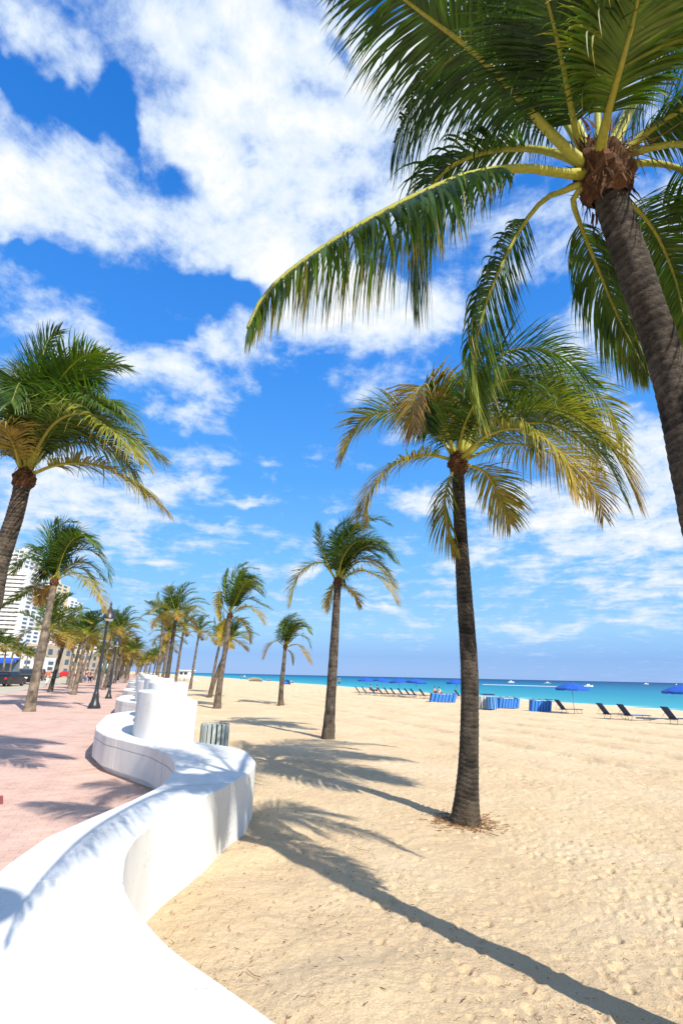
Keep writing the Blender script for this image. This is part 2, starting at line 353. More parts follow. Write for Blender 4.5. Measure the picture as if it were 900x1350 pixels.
    me.vertices.add(len(V)); me.vertices.foreach_set('co',V.astype(np.float32).ravel())
    loops=np.concatenate([F.ravel(),np.array(tri).ravel()]).astype(np.int32)
    me.loops.add(len(loops)); me.loops.foreach_set('vertex_index',loops)
    st=np.concatenate([np.arange(nf)*4,nf*4+np.arange(len(tri))*3]).astype(np.int32)
    me.polygons.add(len(st)); me.polygons.foreach_set('loop_start',st)
    me.update(calc_edges=True); me.validate()
    me.polygons.foreach_set('use_smooth',[True]*len(me.polygons))
    o=bpy.data.objects.new('sand',me); COL.objects.link(o); tag(o,kind='structure')
    m=bpy.data.materials.new('sand'); m.use_nodes=True; nt=m.node_tree; b=nt.nodes['Principled BSDF']; b.inputs['Roughness'].default_value=.95; b.inputs['Specular IOR Level'].default_value=.15
    tc=N(nt,'ShaderNodeTexCoord')
    def nz(sc,de,ro=.6):
        n=N(nt,'ShaderNodeTexNoise'); n.inputs['Scale'].default_value=sc; n.inputs['Detail'].default_value=de; n.inputs['Roughness'].default_value=ro; L(nt,tc.outputs['Object'],n.inputs['Vector']); return n
    a=nz(.5,6); c=ramp(nt,[(.3,(.61,.44,.26)),(.5,(.67,.50,.30)),(.7,(.72,.56,.36))]); L(nt,a.outputs['Fac'],c.inputs[0])
    g=nz(130,3,.8); gr=N(nt,'ShaderNodeMapRange',i1=.3,i2=.7,i3=.72,i4=1.22); L(nt,g.outputs['Fac'],gr.inputs[0])
    mx=N(nt,'ShaderNodeMix',data_type='RGBA',blend_type='MULTIPLY'); mx.inputs[0].default_value=1; L(nt,c.outputs[0],mx.inputs[6]); L(nt,gr.outputs[0],mx.inputs[7])
    # dark specks: shell grit and bits of dried leaf
    vo=N(nt,'ShaderNodeTexVoronoi'); vo.inputs['Scale'].default_value=26; vo.inputs['Randomness'].default_value=1; L(nt,tc.outputs['Object'],vo.inputs['Vector'])
    k=nz(1.1,5,.6); kr=N(nt,'ShaderNodeMapRange',i1=.40,i2=.72,i3=.02,i4=.30); L(nt,k.outputs['Fac'],kr.inputs[0])
    lt=N(nt,'ShaderNodeMath',operation='LESS_THAN'); L(nt,vo.outputs['Distance'],lt.inputs[0]); L(nt,kr.outputs[0],lt.inputs[1])
    lf=N(nt,'ShaderNodeMath',operation='MULTIPLY',i1=.55); L(nt,lt.outputs[0],lf.inputs[0])
    m2=N(nt,'ShaderNodeMix',data_type='RGBA'); L(nt,lf.outputs[0],m2.inputs[0]); L(nt,mx.outputs[2],m2.inputs[6]); m2.inputs[7].default_value=(.16,.08,.04,1)
    L(nt,m2.outputs[2],b.inputs['Base Color'])
    b1=N(nt,'ShaderNodeBump'); b1.inputs['Strength'].default_value=.75; b1.inputs['Distance'].default_value=.03; n5=nz(34,8,.75); L(nt,n5.outputs['Fac'],b1.inputs['Height'])
    b2=N(nt,'ShaderNodeBump'); b2.inputs['Strength'].default_value=.5; b2.inputs['Distance'].default_value=.10; n6=nz(4.5,7,.7); L(nt,n6.outputs['Fac'],b2.inputs['Height']); L(nt,b1.outputs[0],b2.inputs['Normal']); L(nt,b2.outputs[0],b.inputs['Normal'])
    me.materials.append(m)
make_sand()

# ------------------------------------------------------------------ sea
def strip(name,s0,s1,t0,t1,z,material,ns=1,nt2=1,**k):
    mb=MB(); vs=[];fs=[]
    for i in range(ns+1):
        for j in range(nt2+1):
            vs.append(W(s0+(s1-s0)*i/ns,t0+(t1-t0)*j/nt2,z))
    for i in range(ns):
        for j in range(nt2): a=i*(nt2+1)+j; fs.append((a,a+nt2+1,a+nt2+2,a+1))
    mb.add(vs,fs); return mb.build(name,material,**k)
def sea_mat():
    m=bpy.data.materials.new('sea_water'); m.use_nodes=True; nt=m.node_tree; b=nt.nodes['Principled BSDF']
    tc=N(nt,'ShaderNodeTexCoord'); ds=N(nt,'ShaderNodeVectorMath',operation='DOT_PRODUCT'); L(nt,tc.outputs['Object'],ds.inputs[0]); ds.inputs[1].default_value=(nS[0],nS[1],0)
    off=float(O2@nS)
    sv=N(nt,'ShaderNodeMath',operation='SUBTRACT',i1=off+39); L(nt,ds.outputs['Value'],sv.inputs[0])
    mp=N(nt,'ShaderNodeMapping'); mp.inputs['Rotation'].default_value=(0,0,-PROM); mp.inputs['Scale'].default_value=(.02,.09,1); L(nt,tc.outputs['Object'],mp.inputs[0])
    n=N(nt,'ShaderNodeTexNoise'); n.inputs['Scale'].default_value=1; n.inputs['Detail'].default_value=5; L(nt,mp.outputs[0],n.inputs['Vector'])
    lg=N(nt,'ShaderNodeMath',operation='LOGARITHM',i1=10.0); mxx=N(nt,'ShaderNodeMath',operation='MAXIMUM',i1=1.0); L(nt,sv.outputs[0],mxx.inputs[0]); L(nt,mxx.outputs[0],lg.inputs[0])
    nn=N(nt,'ShaderNodeMath',operation='MULTIPLY_ADD',i1=.5,i2=-.25); L(nt,n.outputs['Fac'],nn.inputs[0])
    sm=N(nt,'ShaderNodeMath',operation='ADD'); L(nt,lg.outputs[0],sm.inputs[0]); L(nt,nn.outputs[0],sm.inputs[1])
    dv=N(nt,'ShaderNodeMath',operation='DIVIDE',i1=4.0); L(nt,sm.outputs[0],dv.inputs[0])
    c=ramp(nt,[(0,(.22,.46,.44)),(.10,(.065,.34,.375)),(.34,(.028,.245,.32)),(.48,(.012,.175,.29)),(.60,(.006,.10,.21)),(.72,(.004,.055,.155)),(.9,(.003,.035,.13))]); L(nt,dv.outputs[0],c.inputs[0])
    # foam close to the water's edge
    mp2=N(nt,'ShaderNodeMapping'); mp2.inputs['Rotation'].default_value=(0,0,-PROM); mp2.inputs['Scale'].default_value=(.12,1.0,1); L(nt,tc.outputs['Object'],mp2.inputs[0])
    nf=N(nt,'ShaderNodeTexNoise'); nf.inputs['Scale'].default_value=.8; nf.inputs['Detail'].default_value=5; L(nt,mp2.outputs[0],nf.inputs['Vector'])
    fr=N(nt,'ShaderNodeMapRange',i1=0,i2=9,i3=.16,i4=-.16); L(nt,sv.outputs[0],fr.inputs[0])
    fa=N(nt,'ShaderNodeMath',operation='ADD'); L(nt,nf.outputs['Fac'],fa.inputs[0]); L(nt,fr.outputs[0],fa.inputs[1])
    fm=N(nt,'ShaderNodeMapRange',i1=.6,i2=.66,i3=0,i4=.85); L(nt,fa.outputs[0],fm.inputs[0])
    mx=N(nt,'ShaderNodeMix',data_type='RGBA'); L(nt,fm.outputs[0],mx.inputs[0]); L(nt,c.outputs[0],mx.inputs[6]); mx.inputs[7].default_value=(.8,.85,.85,1)
    L(nt,mx.outputs[2],b.inputs['Base Color']); b.inputs['Roughness'].default_value=.45; b.inputs['Specular IOR Level'].default_value=.12; b.inputs['IOR'].default_value=1.2
    bp=N(nt,'ShaderNodeBump'); bp.inputs['Strength'].default_value=.8; bp.inputs['Distance'].default_value=.5
    nb=N(nt,'ShaderNodeTexNoise'); nb.inputs['Scale'].default_value=.6; nb.inputs['Detail'].default_value=6; mp3=N(nt,'ShaderNodeMapping'); mp3.inputs['Rotation'].default_value=(0,0,-PROM); mp3.inputs['Scale'].default_value=(.25,1.0,1); L(nt,tc.outputs['Object'],mp3.inputs[0]); L(nt,mp3.outputs[0],nb.inputs['Vector']); L(nt,nb.outputs['Fac'],bp.inputs['Height']); L(nt,bp.outputs[0],b.inputs['Normal'])
    return m
strip('sea',39,14000,-3000,14000,-.55,sea_mat(),kind='structure')

# ------------------------------------------------------------------ wall outline (s as a function of t)
PER=11.4
Lk=[(-14,-1.0),(-11,-1.2),(-7.4,-1.36),(-4.52,-1.29),(-3.96,-1.15),(-3.5,-.9),(-3.03,-.64),(-2.45,-.37),(-1.63,-.19),(-1.0,-.145),(-.47,-.18),(.42,-.38),(1.11,-.68),(2.04,-1.08),(3.09,-1.30),(4.0,-1.36)]
Rk=[(-14,.8),(-9,.7),(-8,.62),(-7.2,.3),(-6.7,.02),(-6.3,-.16),(-6.03,-.29),(-5.78,-.42),(-5.6,-.49),(-5.26,-.59),(-5.02,-.64),(-4.84,-.655),(-4.48,-.65),(-4.18,-.61),(-3.95,-.53),(-3.69,-.43),(-3.17,-.12),(-2.54,.27),(-1.9,.6),(-1.55,.73),(-1.21,.82),(-.55,.875),(-.1,.86),(.1,.80),(.35,.68),(.6,.51),(.8,.38),(1.03,.29),(1.6,.22),(2.5,.12),(4.0,.0)]
def tab(kn):
    a=np.array(kn); return a[:,0],a[:,1]
def smooth_tab(kn):
    # monotone resample with light smoothing so outlines curve rather than kink
    x,y=tab(kn); xs=np.linspace(x[0],x[-1],int((x[-1]-x[0])/.03)); ys=np.interp(xs,x,y); k=np.exp(-np.linspace(-2,2,11)**2); k/=k.sum()
    yp=np.concatenate([np.full(5,ys[0]),ys,np.full(5,ys[-1])]); return xs,np.convolve(yp,k,'valid')
LX,LY=smooth_tab(Lk); RX,RY=smooth_tab(Rk)
def Ls(t): return float(np.interp(t,LX,LY))
def Rs(t): return float(np.interp(t,RX,RY))
def wrap(t): # into (4-PER, 4]
    while t>4: t-=PER
    return t
joints=[-9.1,-5.85,-4.78,-2.5,-.2,1.6]
def bench_mesh(t0,t1,ts_off=0.0):
    ts=list(np.arange(t0,t1,.07))+[t1]
    jj=[j+o for j in joints for o in (0,PER,2*PER) if t0+.1<j+o<t1-.1]
    for j in jj: ts=[t for t in ts if abs(t-j)>.02]+[j-.009,j-.008,j+.008,j+.009]
    ts=sorted(ts); vs=[]; 
    for t in ts:
        tw=wrap(t) if t>4 else t
        if abs(t-t0)<1e-6 and t0==4: tw=4
        l,r=Ls(tw),Rs(tw)
        if t0>=4 and (t-t0)<1.1: r=Rs(tw) if t-t0<=0 else (0.0*(1-(t-t0)/1.1)+Rs(tw)*((t-t0)/1.1)); 
        g=any(abs(t-j)<.0085 for j in jj); e=.022 if g else 0
        prof=[(l+.09,-.12),(l+.09,.09),(l+e,.09),(l+e,.405),(l+.015,.405),(l+.015,.42),(l+e,.42),(l+e,.538),(l+.012+e,.55-e*.6),
              (l+(r-l)*.33,.551-e*.6),(l+(r-l)*.66,.551-e*.6),(r-.012-e,.55-e*.6),(r-e,.538),(r-e,-.4)]
        vs+=[W(s,t,z) for s,z in prof]
    n=14; fs=[(i*n+k,(i+1)*n+k,(i+1)*n+k+1,i*n+k+1) for i in range(len(ts)-1) for k in range(n-1)]
    fs+=[tuple(range(n)),tuple((len(ts)-1)*n+k for k in range(n))[::-1]]
    mb=MB(); mb.add(vs,fs); return mb
def wall_mat():
    m=bpy.data.materials.new('white_painted_concrete'); m.use_nodes=True; nt=m.node_tree; b=nt.nodes['Principled BSDF']; b.inputs['Roughness'].default_value=.55; b.inputs['Specular IOR Level'].default_value=.3
    tc=N(nt,'ShaderNodeTexCoord')
    def nz(sc,de,ro=.6,st=None):
        n=N(nt,'ShaderNodeTexNoise'); n.inputs['Scale'].default_value=sc; n.inputs['Detail'].default_value=de; n.inputs['Roughness'].default_value=ro
        if st:
            mp=N(nt,'ShaderNodeMapping'); mp.inputs['Scale'].default_value=st; L(nt,tc.outputs['Object'],mp.inputs[0]); L(nt,mp.outputs[0],n.inputs['Vector'])
        else: L(nt,tc.outputs['Object'],n.inputs['Vector'])
        return n
    a=nz(1.3,7,.65,(1,1,.35)); c=ramp(nt,[(.3,(.56,.555,.50)),(.5,(.70,.69,.65)),(.7,(.75,.745,.71))]); L(nt,a.outputs['Fac'],c.inputs[0])
    # scuffs and grime flecks in patches
    g=nz(38,6,.75); p=nz(1.7,3,.5); pr_=N(nt,'ShaderNodeMapRange',i1=.48,i2=.70,i3=0,i4=.19); L(nt,p.outputs['Fac'],pr_.inputs[0])
    ad=N(nt,'ShaderNodeMath',operation='ADD'); L(nt,g.outputs['Fac'],ad.inputs[0]); L(nt,pr_.outputs[0],ad.inputs[1])
    fm=N(nt,'ShaderNodeMapRange',i1=.66,i2=.73,i3=0,i4=.6); L(nt,ad.outputs[0],fm.inputs[0])
    mx=N(nt,'ShaderNodeMix',data_type='RGBA'); L(nt,fm.outputs[0],mx.inputs[0]); L(nt,c.outputs[0],mx.inputs[6]); mx.inputs[7].default_value=(.36,.33,.28,1)
    L(nt,mx.outputs[2],b.inputs['Base Color'])
    bp=N(nt,'ShaderNodeBump'); bp.inputs['Strength'].default_value=.15; bp.inputs['Distance'].default_value=.003; q=nz(22,6); L(nt,q.outputs['Fac'],bp.inputs['Height']); L(nt,bp.outputs[0],b.inputs['Normal'])
    return m
M['wall']=wall_mat()
def rounded(P,n=36):
    P=[np.array([*p,0.0]) for p in P]; return [q[:2] for q in catmull(P,n)]
def blocks(parent,dt,off=0.0):
    b1=rounded([(-.03,1.16),(-.22,1.12),(-.45,1.32),(-.60,1.75),(-.66,2.3),(-.60,2.9),(-.42,3.35)])+rounded([(-.25,3.38),(-.04,3.38),(-.032,2.2),(-.028,1.3)],8)
    b0=rounded([(.27,1.07),(.12,1.08),(-.029,1.15)],8)+[(-.0265,2.0),(-.0265,3.38),(.26,3.38)]+rounded([(.30,3.0),(.31,2.0),(.30,1.2)],8)
    b2=rounded([(.30,3.42),(-.1,3.40),(-.36,3.62),(-.44,4.1),(-.42,4.8),(-.3,5.15)],24)+rounded([(.0,5.18),(.32,5.18),(.34,4.3),(.33,3.6)],10)
    b3=rounded([(-.0,5.22),(-.2,5.25),(-.42,5.5),(-.52,6.1),(-.46,6.8),(-.3,7.1)],24)+rounded([(-.05,7.12),(.15,7.0),(.2,6.2),(.15,5.4)],10)
    for P,z in ((b0,1.14),(b1,1.27),(b2,1.385),(b3,1.45)):
        mb=MB(); pl=[]
        mb.prism([W(s,t+dt)[:2] for s,t in P],-.3 if P is b0 or P is b1 else .45,z,bev=.02)
        o=mb.build('raised_block',M['wall'],parent,smooth=True,autosm=R_(35))
wl=empty('serpentine_wall',(0,0,0)); tag(wl,'nearest white serpentine seat wall, winding up from the bottom left corner','wall')
bench_mesh(-13.5,4.0).build('bench',M['wall'],wl,smooth=True,autosm=R_(30)); blocks(wl,0)
bench2=bench_mesh(4.0,4.0+PER).build('bench',M['wall'],None,smooth=True,autosm=R_(30))
ord_=['second white serpentine seat wall, beside the near lamp post','third white serpentine seat wall along the pavement, counted from the camera','fourth white serpentine seat wall along the pavement, counted from the camera','fifth white serpentine seat wall along the pavement, counted from the camera','sixth white serpentine seat wall, small under the palm row','farthest white serpentine seat wall, a sliver under the palm row']
proto=empty('serpentine_wall',(0,0,0)); bench2.parent=proto; blocks(proto,PER)
for i in range(6):
    o=proto if i==0 else copy_tree(proto)
    q=W(0,PER*i*1.004)-W(0,0); o.location=tuple(q+np.array([0,0,0.0])); tag(o,ord_[i],'wall','white serpentine seat walls farther along the promenade')

# ------------------------------------------------------------------ pavement, kerb, road
def paver_mat():
    m=bpy.data.materials.new('pink_pavers'); m.use_nodes=True; nt=m.node_tree; b=nt.nodes['Principled BSDF']; b.inputs['Roughness'].default_value=.8; b.inputs['Specular IOR Level'].default_value=.25
    tc=N(nt,'ShaderNodeTexCoord'); mp=N(nt,'ShaderNodeMapping'); mp.inputs['Rotation'].default_value=(0,0,-PROM+R_(90)); L(nt,tc.outputs['Object'],mp.inputs[0])
    br=N(nt,'ShaderNodeTexBrick'); br.inputs['Scale'].default_value=1; br.inputs['Brick Width'].default_value=.2; br.inputs['Row Height'].default_value=.1; br.inputs['Mortar Size'].default_value=.004; br.inputs['Mortar Smooth'].default_value=.3
    br.inputs['Color1'].default_value=(.60,.37,.29,1); br.inputs['Color2'].default_value=(.45,.27,.215,1); br.inputs['Mortar'].default_value=(.27,.175,.14,1); L(nt,mp.outputs[0],br.inputs['Vector'])
    n=N(nt,'ShaderNodeTexNoise'); n.inputs['Scale'].default_value=1.4; n.inputs['Detail'].default_value=8; n.inputs['Roughness'].default_value=.7; L(nt,tc.outputs['Object'],n.inputs['Vector'])
    r=N(nt,'ShaderNodeMapRange',i1=.3,i2=.7,i3=.82,i4=1.2); L(nt,n.outputs['Fac'],r.inputs[0])
    mx=N(nt,'ShaderNodeMix',data_type='RGBA',blend_type='MULTIPLY'); mx.inputs[0].default_value=1; L(nt,br.outputs['Color'],mx.inputs[6]); L(nt,r.outputs[0],mx.inputs[7])
    # wind-blown sand lying thinly on the bricks
    n2=N(nt,'ShaderNodeTexNoise'); n2.inputs['Scale'].default_value=.7; n2.inputs['Detail'].default_value=9; n2.inputs['Roughness'].default_value=.72; L(nt,tc.outputs['Object'],n2.inputs['Vector'])
    r2=N(nt,'ShaderNodeMapRange',i1=.42,i2=.66,i3=.25,i4=.6); L(nt,n2.outputs['Fac'],r2.inputs[0])
    m2=N(nt,'ShaderNodeMix',data_type='RGBA'); L(nt,r2.outputs[0],m2.inputs[0]); L(nt,mx.outputs[2],m2.inputs[6]); m2.inputs[7].default_value=(.66,.48,.37,1)
    L(nt,m2.outputs[2],b.inputs['Base Color'])
    bp=N(nt,'ShaderNodeBump'); bp.inputs['Strength'].default_value=.5; bp.inputs['Distance'].default_value=.004; bp.invert=True; L(nt,br.outputs['Fac'],bp.inputs['Height']); L(nt,bp.outputs[0],b.inputs['Normal'])
    return m
M['paver']=paver_mat()
mb=MB(); vs=[];fs=[]; ts=list(np.arange(-14,4,.3))+list(np.arange(4,4+PER*7,.3))+[120,200,400]
for t in ts:
    tw=wrap(t) if t<90 else 0
    e=(Ls(tw)*.55+Rs(tw)*.45) if t<90 else -.5
    vs+=[W(-9,t,0),W(-4,t,0),W(e,t,0),W(e,t,-.3)]
for i in range(len(ts)-1):
    for k in range(3): a=i*4+k; fs.append((a,a+1,a+5,a+4))
mb.add(vs,fs); mb.build('pavement',M['paver'],kind='structure')
M['kerb']=mat('kerb_concrete',(.42,.38,.33),.8,noise=(3,.2,6))
mb=MB(); 
a=[W(-9.3,-14,0),W(-9.003,-14,0),W(-9.003,400,0),W(-9.3,400,0)]
mb.prism([q[:2] for q in a],-.3,.004); mb.build('kerb',M['kerb'],kind='structure')
M['road']=mat('pale_road',(.46,.40,.28),.9,noise=(.6,.18,8),bump=(40,.3,.01))
strip('road',-24,-9.3,-60,600,-.05,M['road'],kind='structure')
M['paint']=mat('road_paint',(.7,.68,.6),.7,noise=(3,.2,5))
mb=MB()
for t in np.arange(10,260,9.0):
    v=[W(-14.6,t,-.046),W(-14.5,t,-.046),W(-14.5,t+3,-.046),W(-14.6,t+3,-.046)]; mb.add(v,[(0,1,2,3)])
v=[W(-9.75,-20,-.046),W(-9.65,-20,-.046),W(-9.65,400,-.046),W(-9.75,400,-.046)]; mb.add(v,[(0,1,2,3)])
mb.build('road_markings',M['paint'],kind='structure')
mb=MB(); a=[W(-60,-60),W(-24,-60),W(-24,600),W(-60,600)]; mb.prism([q[:2] for q in a],-.4,.03); mb.build('far_pavement',mat('pale_pavement',(.45,.38,.32),.85,noise=(1,.2,6)),kind='structure')
# dark red tactile plate at the frame's left edge
g=G(6,1059,0); mb=MB(); mb.box((0,0,.004),(.62,.5,.008))
for i in range(9):
    for j in range(7): mb.lathe([(.016,.008),(.013,.013),(.0,.014)],(-.26+i*.065,-.2+j*.065,0),n=8)
mb.build('tactile_plate',mat('red_tactile',(.30,.06,.045),.7,noise=(8,.3,5)),loc=(g[0]-.38,g[1],0.002),rz=PROM-math.pi/2+.2,label='dark red tactile paving plate set in the pavement at the left edge',cat='paving plate')

# ------------------------------------------------------------------ palms
GREEN=np.array([.018,.050,.008]); LIME=np.array([.085,.150,.012]); YEL=np.array([.35,.26,.035]); ORG=np.array([.28,.155,.045]); BRN=np.array([.17,.105,.06])
def pal(u):
    u=min(max(u,0),1)*4; k=min(int(u),3); f=u-k; P=[GREEN,LIME,YEL,ORG,BRN]; return P[k]*(1-f)+P[k+1]*f
def frond_mesh(P,L_=.6,n=70,yell=.1,tipy=.15,grav=.25,wind=(0,0,0),width=.028,seed=0,seg=5,bare=.12,lift=.15,up=None,spread=1.0,r0=.03,tipbrown=.12,dense=1.0,shape=None):
    rn=random.Random(seed); pts=catmull(P,48); pts=np.array(pts); segl=np.linalg.norm(np.diff(pts,axis=0),axis=1); cum=np.concatenate([[0],np.cumsum(segl)]); tot=cum[-1]
    wind=np.array(wind,float); lf=MB(); g=np.array([0,0,-1.0])
    upv=np.array([0,0,1.0]) if up is None else np.array(up,float)
    def at(u):
        x=u*tot; return np.array([np.interp(x,cum,pts[:,k]) for k in range(3)])
    mm=40; TT=[]; 
    for j in range(mm): q=at(min(j/(mm-1)+.02,1))-at(max(j/(mm-1)-.02,0)); TT.append(q/np.linalg.norm(q))
    j0=min(range(mm),key=lambda j:abs(TT[j]@upv)+ (0 if j>mm*.2 else .1)); NN=[None]*mm
    q=upv-TT[j0]*(upv@TT[j0]); 
    if np.linalg.norm(q)<.2: q=np.array([0,-1.0,.3])-TT[j0]*(np.array([0,-1.0,.3])@TT[j0])
    NN[j0]=q/np.linalg.norm(q)
    for rg,st_ in ((range(j0+1,mm),-1),(range(j0-1,-1,-1),1)):
        for j in rg: q=NN[j+st_]-TT[j]*(NN[j+st_]@TT[j]); NN[j]=q/np.linalg.norm(q)
    for i in range(n):
        u=bare+(1-bare)*(i+.5)/n; p=at(u); j=min(int(u*(mm-1)+.5),mm-1); T=TT[j]; Nn=NN[j]; S=np.cross(T,Nn)
        v=(u-bare)/(1-bare)
        prof=(.45+.55*min(v/.3,1))*(1-.72*max(0,(v-.45)/.55)**1.6) if shape is None else shape(v)
        ang=R_(72-42*v)
        for sg in (-1,1):
            if rn.random()<.03: continue
            le=L_*prof*rn.uniform(.86,1.1); a=ang+rn.gauss(0,.06); lif=lift+rn.gauss(0,.10)
            d=T*math.cos(a)+(S*sg*math.cos(lif)*spread+Nn*math.sin(lif))*math.sin(a); d/=np.linalg.norm(d)
            wv=width*(.75+.5*rn.random())*(.7+.3*prof); gg=grav*rn.uniform(.6,1.4)*(3.2 if rn.random()<.07 else 1); ww=wind*rn.uniform(.5,1.5)
            cb=yell+tipy*v+rn.gauss(0,.05); cur=p.copy(); vs=[];cs=[]; tb=tipbrown*rn.random()
            tw=rn.gauss(0,.5)
            for k in range(seg+1):
                f=k/seg
                wd=np.cross(d,Nn); wl_=np.linalg.norm(wd); wd=wd/wl_ if wl_>1e-3 else T
                nb=np.cross(d,wd); wd=wd*math.cos(tw*f)+nb*math.sin(tw*f)
                hw=wv*.5*(.55+.9*f if f<.35 else (1-f)/.65*.95+.02) 
                vs+=[cur-wd*hw,cur+wd*hw]; c=pal(cb+.3*tb*f+(.5*tb+.12 if f>.75 and tb>.06 else 0)); cs+=[c,c]
                cur=cur+d*(le/seg); d=d+g*gg*(.35+f)+ww*(.35+f); d/=np.linalg.norm(d)
            lf.add(vs,[(2*k,2*k+1,2*k+3,2*k+2) for k in range(seg)],cs)
    st=MB(); m=22; pp=[at(j/(m-1)) for j in range(m)]; rr=[r0*(1-.93*(j/(m-1))**.7)+.002 for j in range(m)]; rr[0]=r0*1.25
    c0=np.array([.34,.33,.045])*(1-min(yell,.5))+YEL*min(yell,.5)
    st.tube(pp,rr,7,c=[c0*(1-.35*j/m) for j in range(m)])
    return lf,st
def add_frond(root,P,org,stalk=True,**k):
    P=[np.array(p)-org for p in P]; lf,st=frond_mesh(P,**k)
    o=lf.build('frond',M['leaf'],root,col=True); s=st.build('leaf_stalk',M['stalk'],o,smooth=True,col=True); return o
def trunk(root,P,r0,r1,rings,n=20,base=1.45,seed=1,tone=1.0,nseg=None,flare=.5):
    rn=random.Random(seed); P=[np.array(p,float) for p in P]; nseg=nseg or 60
    pts=catmull(P,nseg); tot=sum(np.linalg.norm(pts[i+1]-pts[i]) for i in range(nseg-1)); 
    mb=MB(); vs=[];cs=[]; acc=0; ph=[rn.uniform(0,6) for _ in range(6)]
    ref=np.array([1.0,0,0])
    for i,p in enumerate(pts):
        if i: acc+=np.linalg.norm(pts[i]-pts[i-1])
        u=acc/tot; t=pts[min(i+1,nseg-1)]-pts[max(i-1,0)]; t/=np.linalg.norm(t); a=ref-t*(ref@t); a/=np.linalg.norm(a); b=np.cross(t,a)
        r=r0*(1-u)+r1*u; r*=1+(base-1)*math.exp(-acc/flare)+.03*math.sin(acc*2.1+ph[0])
        spac=.055+.03*math.sin(acc*.9+ph[1]); x=acc/.062+.35*math.sin(acc*3+ph[2])
        for k in range(n):
            an=2*math.pi*k/n; xr=(x+.16*math.sin(an+ph[3])+.1*math.sin(3*an+ph[4]+acc*4)); fr=xr-math.floor(xr)
            ringy=(fr if fr<.8 else (1-fr)*4)   # saw-tooth leaf scars
            hh=vnoise(np.array([xr*.5+50]),np.array([an*1.6+30]),seed)[0]
            rr=r*(1+rings*(.055*ringy-.02)+(.05+.25*math.exp(-acc/.22))*hh+.02*math.sin(2*an+ph[5]))
            vs.append(p+(a*math.cos(an)+b*math.sin(an))*rr)
            h2=((math.floor(xr)*7919)%13)/13
            c=np.array([.17,.135,.10])*(.35+.75*ringy*rings+.45*(1-rings)+.45*h2+.9*hh)*tone
            if acc<.5: c=c*(.8+.4*acc)+np.array([.05,.035,.02])*(1-acc*2)
            cs.append(np.clip(c,.012,1))
    fs=[(i*n+k,i*n+(k+1)%n,(i+1)*n+(k+1)%n,(i+1)*n+k) for i in range(nseg-1) for k in range(n)]
    fs.append(tuple((nseg-1)*n+k for k in range(n))); mb.add(vs,fs,cs)
    return mb.build('trunk',M['trunk'],root,smooth=True,col=True)
def crown_heart(root,c,r,h,n=40,strips=60,seed=3,tilt=(0,0)):
    """fibre-wrapped crown base: lumpy sleeve, torn fibre strips and old leaf bases"""
    rn=random.Random(seed); mb=MB(); vs=[];cs=[]; m=14; nn=22
    for i in range(m):
        f=i/(m-1); z=-h*.5+h*f; rad=r*(.72+.5*math.sin(math.pi*min(f*1.1,1))**.8)*(1 if f<.8 else 1-(f-.8)*2.2)
        for k in range(nn):
            an=2*math.pi*k/nn; q=rad*(1+.25*(vnoise(np.array([k*.9+9]),np.array([i*.8+5]),seed)[0])+.12*math.sin(5*an+i))
            vs.append(c+np.array([q*math.cos(an)+tilt[0]*z,q*math.sin(an)+tilt[1]*z,z])); b_=.5+rn.random(); cs.append(np.array([.085,.04,.018])*b_)
    fs=[(i*nn+k,i*nn+(k+1)%nn,(i+1)*nn+(k+1)%nn,(i+1)*nn+k) for i in range(m-1) for k in range(nn)]+[tuple((m-1)*nn+k for k in range(nn))]
    mb.add(vs,fs,cs)
    for _ in range(strips):
        an=rn.uniform(0,6.28); z=rn.uniform(-.45,.5)*h; p=c+np.array([math.cos(an)*r*1.0+tilt[0]*z,math.sin(an)*r*1.0+tilt[1]*z,z])
        d=np.array([math.cos(an)*rn.uniform(-.1,.35),math.sin(an)*rn.uniform(-.1,.35),rn.choice((-1,1))*rn.uniform(.3,1)]); d/=np.linalg.norm(d); le=rn.uniform(.5,1.2)*r*1.2; w_=np.cross(d,[math.cos(an),math.sin(an),.2]); w_/=max(np.linalg.norm(w_),.01); hw=rn.uniform(.03,.10)*r
        vv=[];b_=rn.uniform(.5,1.5)
        for k in range(4):
            f=k/3; vv+=[p-w_*hw*(1-f*.8),p+w_*hw*(1-f*.8)]; p=p+d*le/3; d=d+np.array([0,0,-.25])+np.array([rn.gauss(0,.15) for _ in range(3)]); d/=np.linalg.norm(d)
        mb.add(vv,[(0,1,3,2),(2,3,5,4),(4,5,7,6)],np.array([.10,.048,.02])*b_)
    return mb.build('crown_base',M['fibre'],root,smooth=False,col=True)
PAL='palm tree'
def lab(o,l,group=None): return tag(o,l,PAL,group)

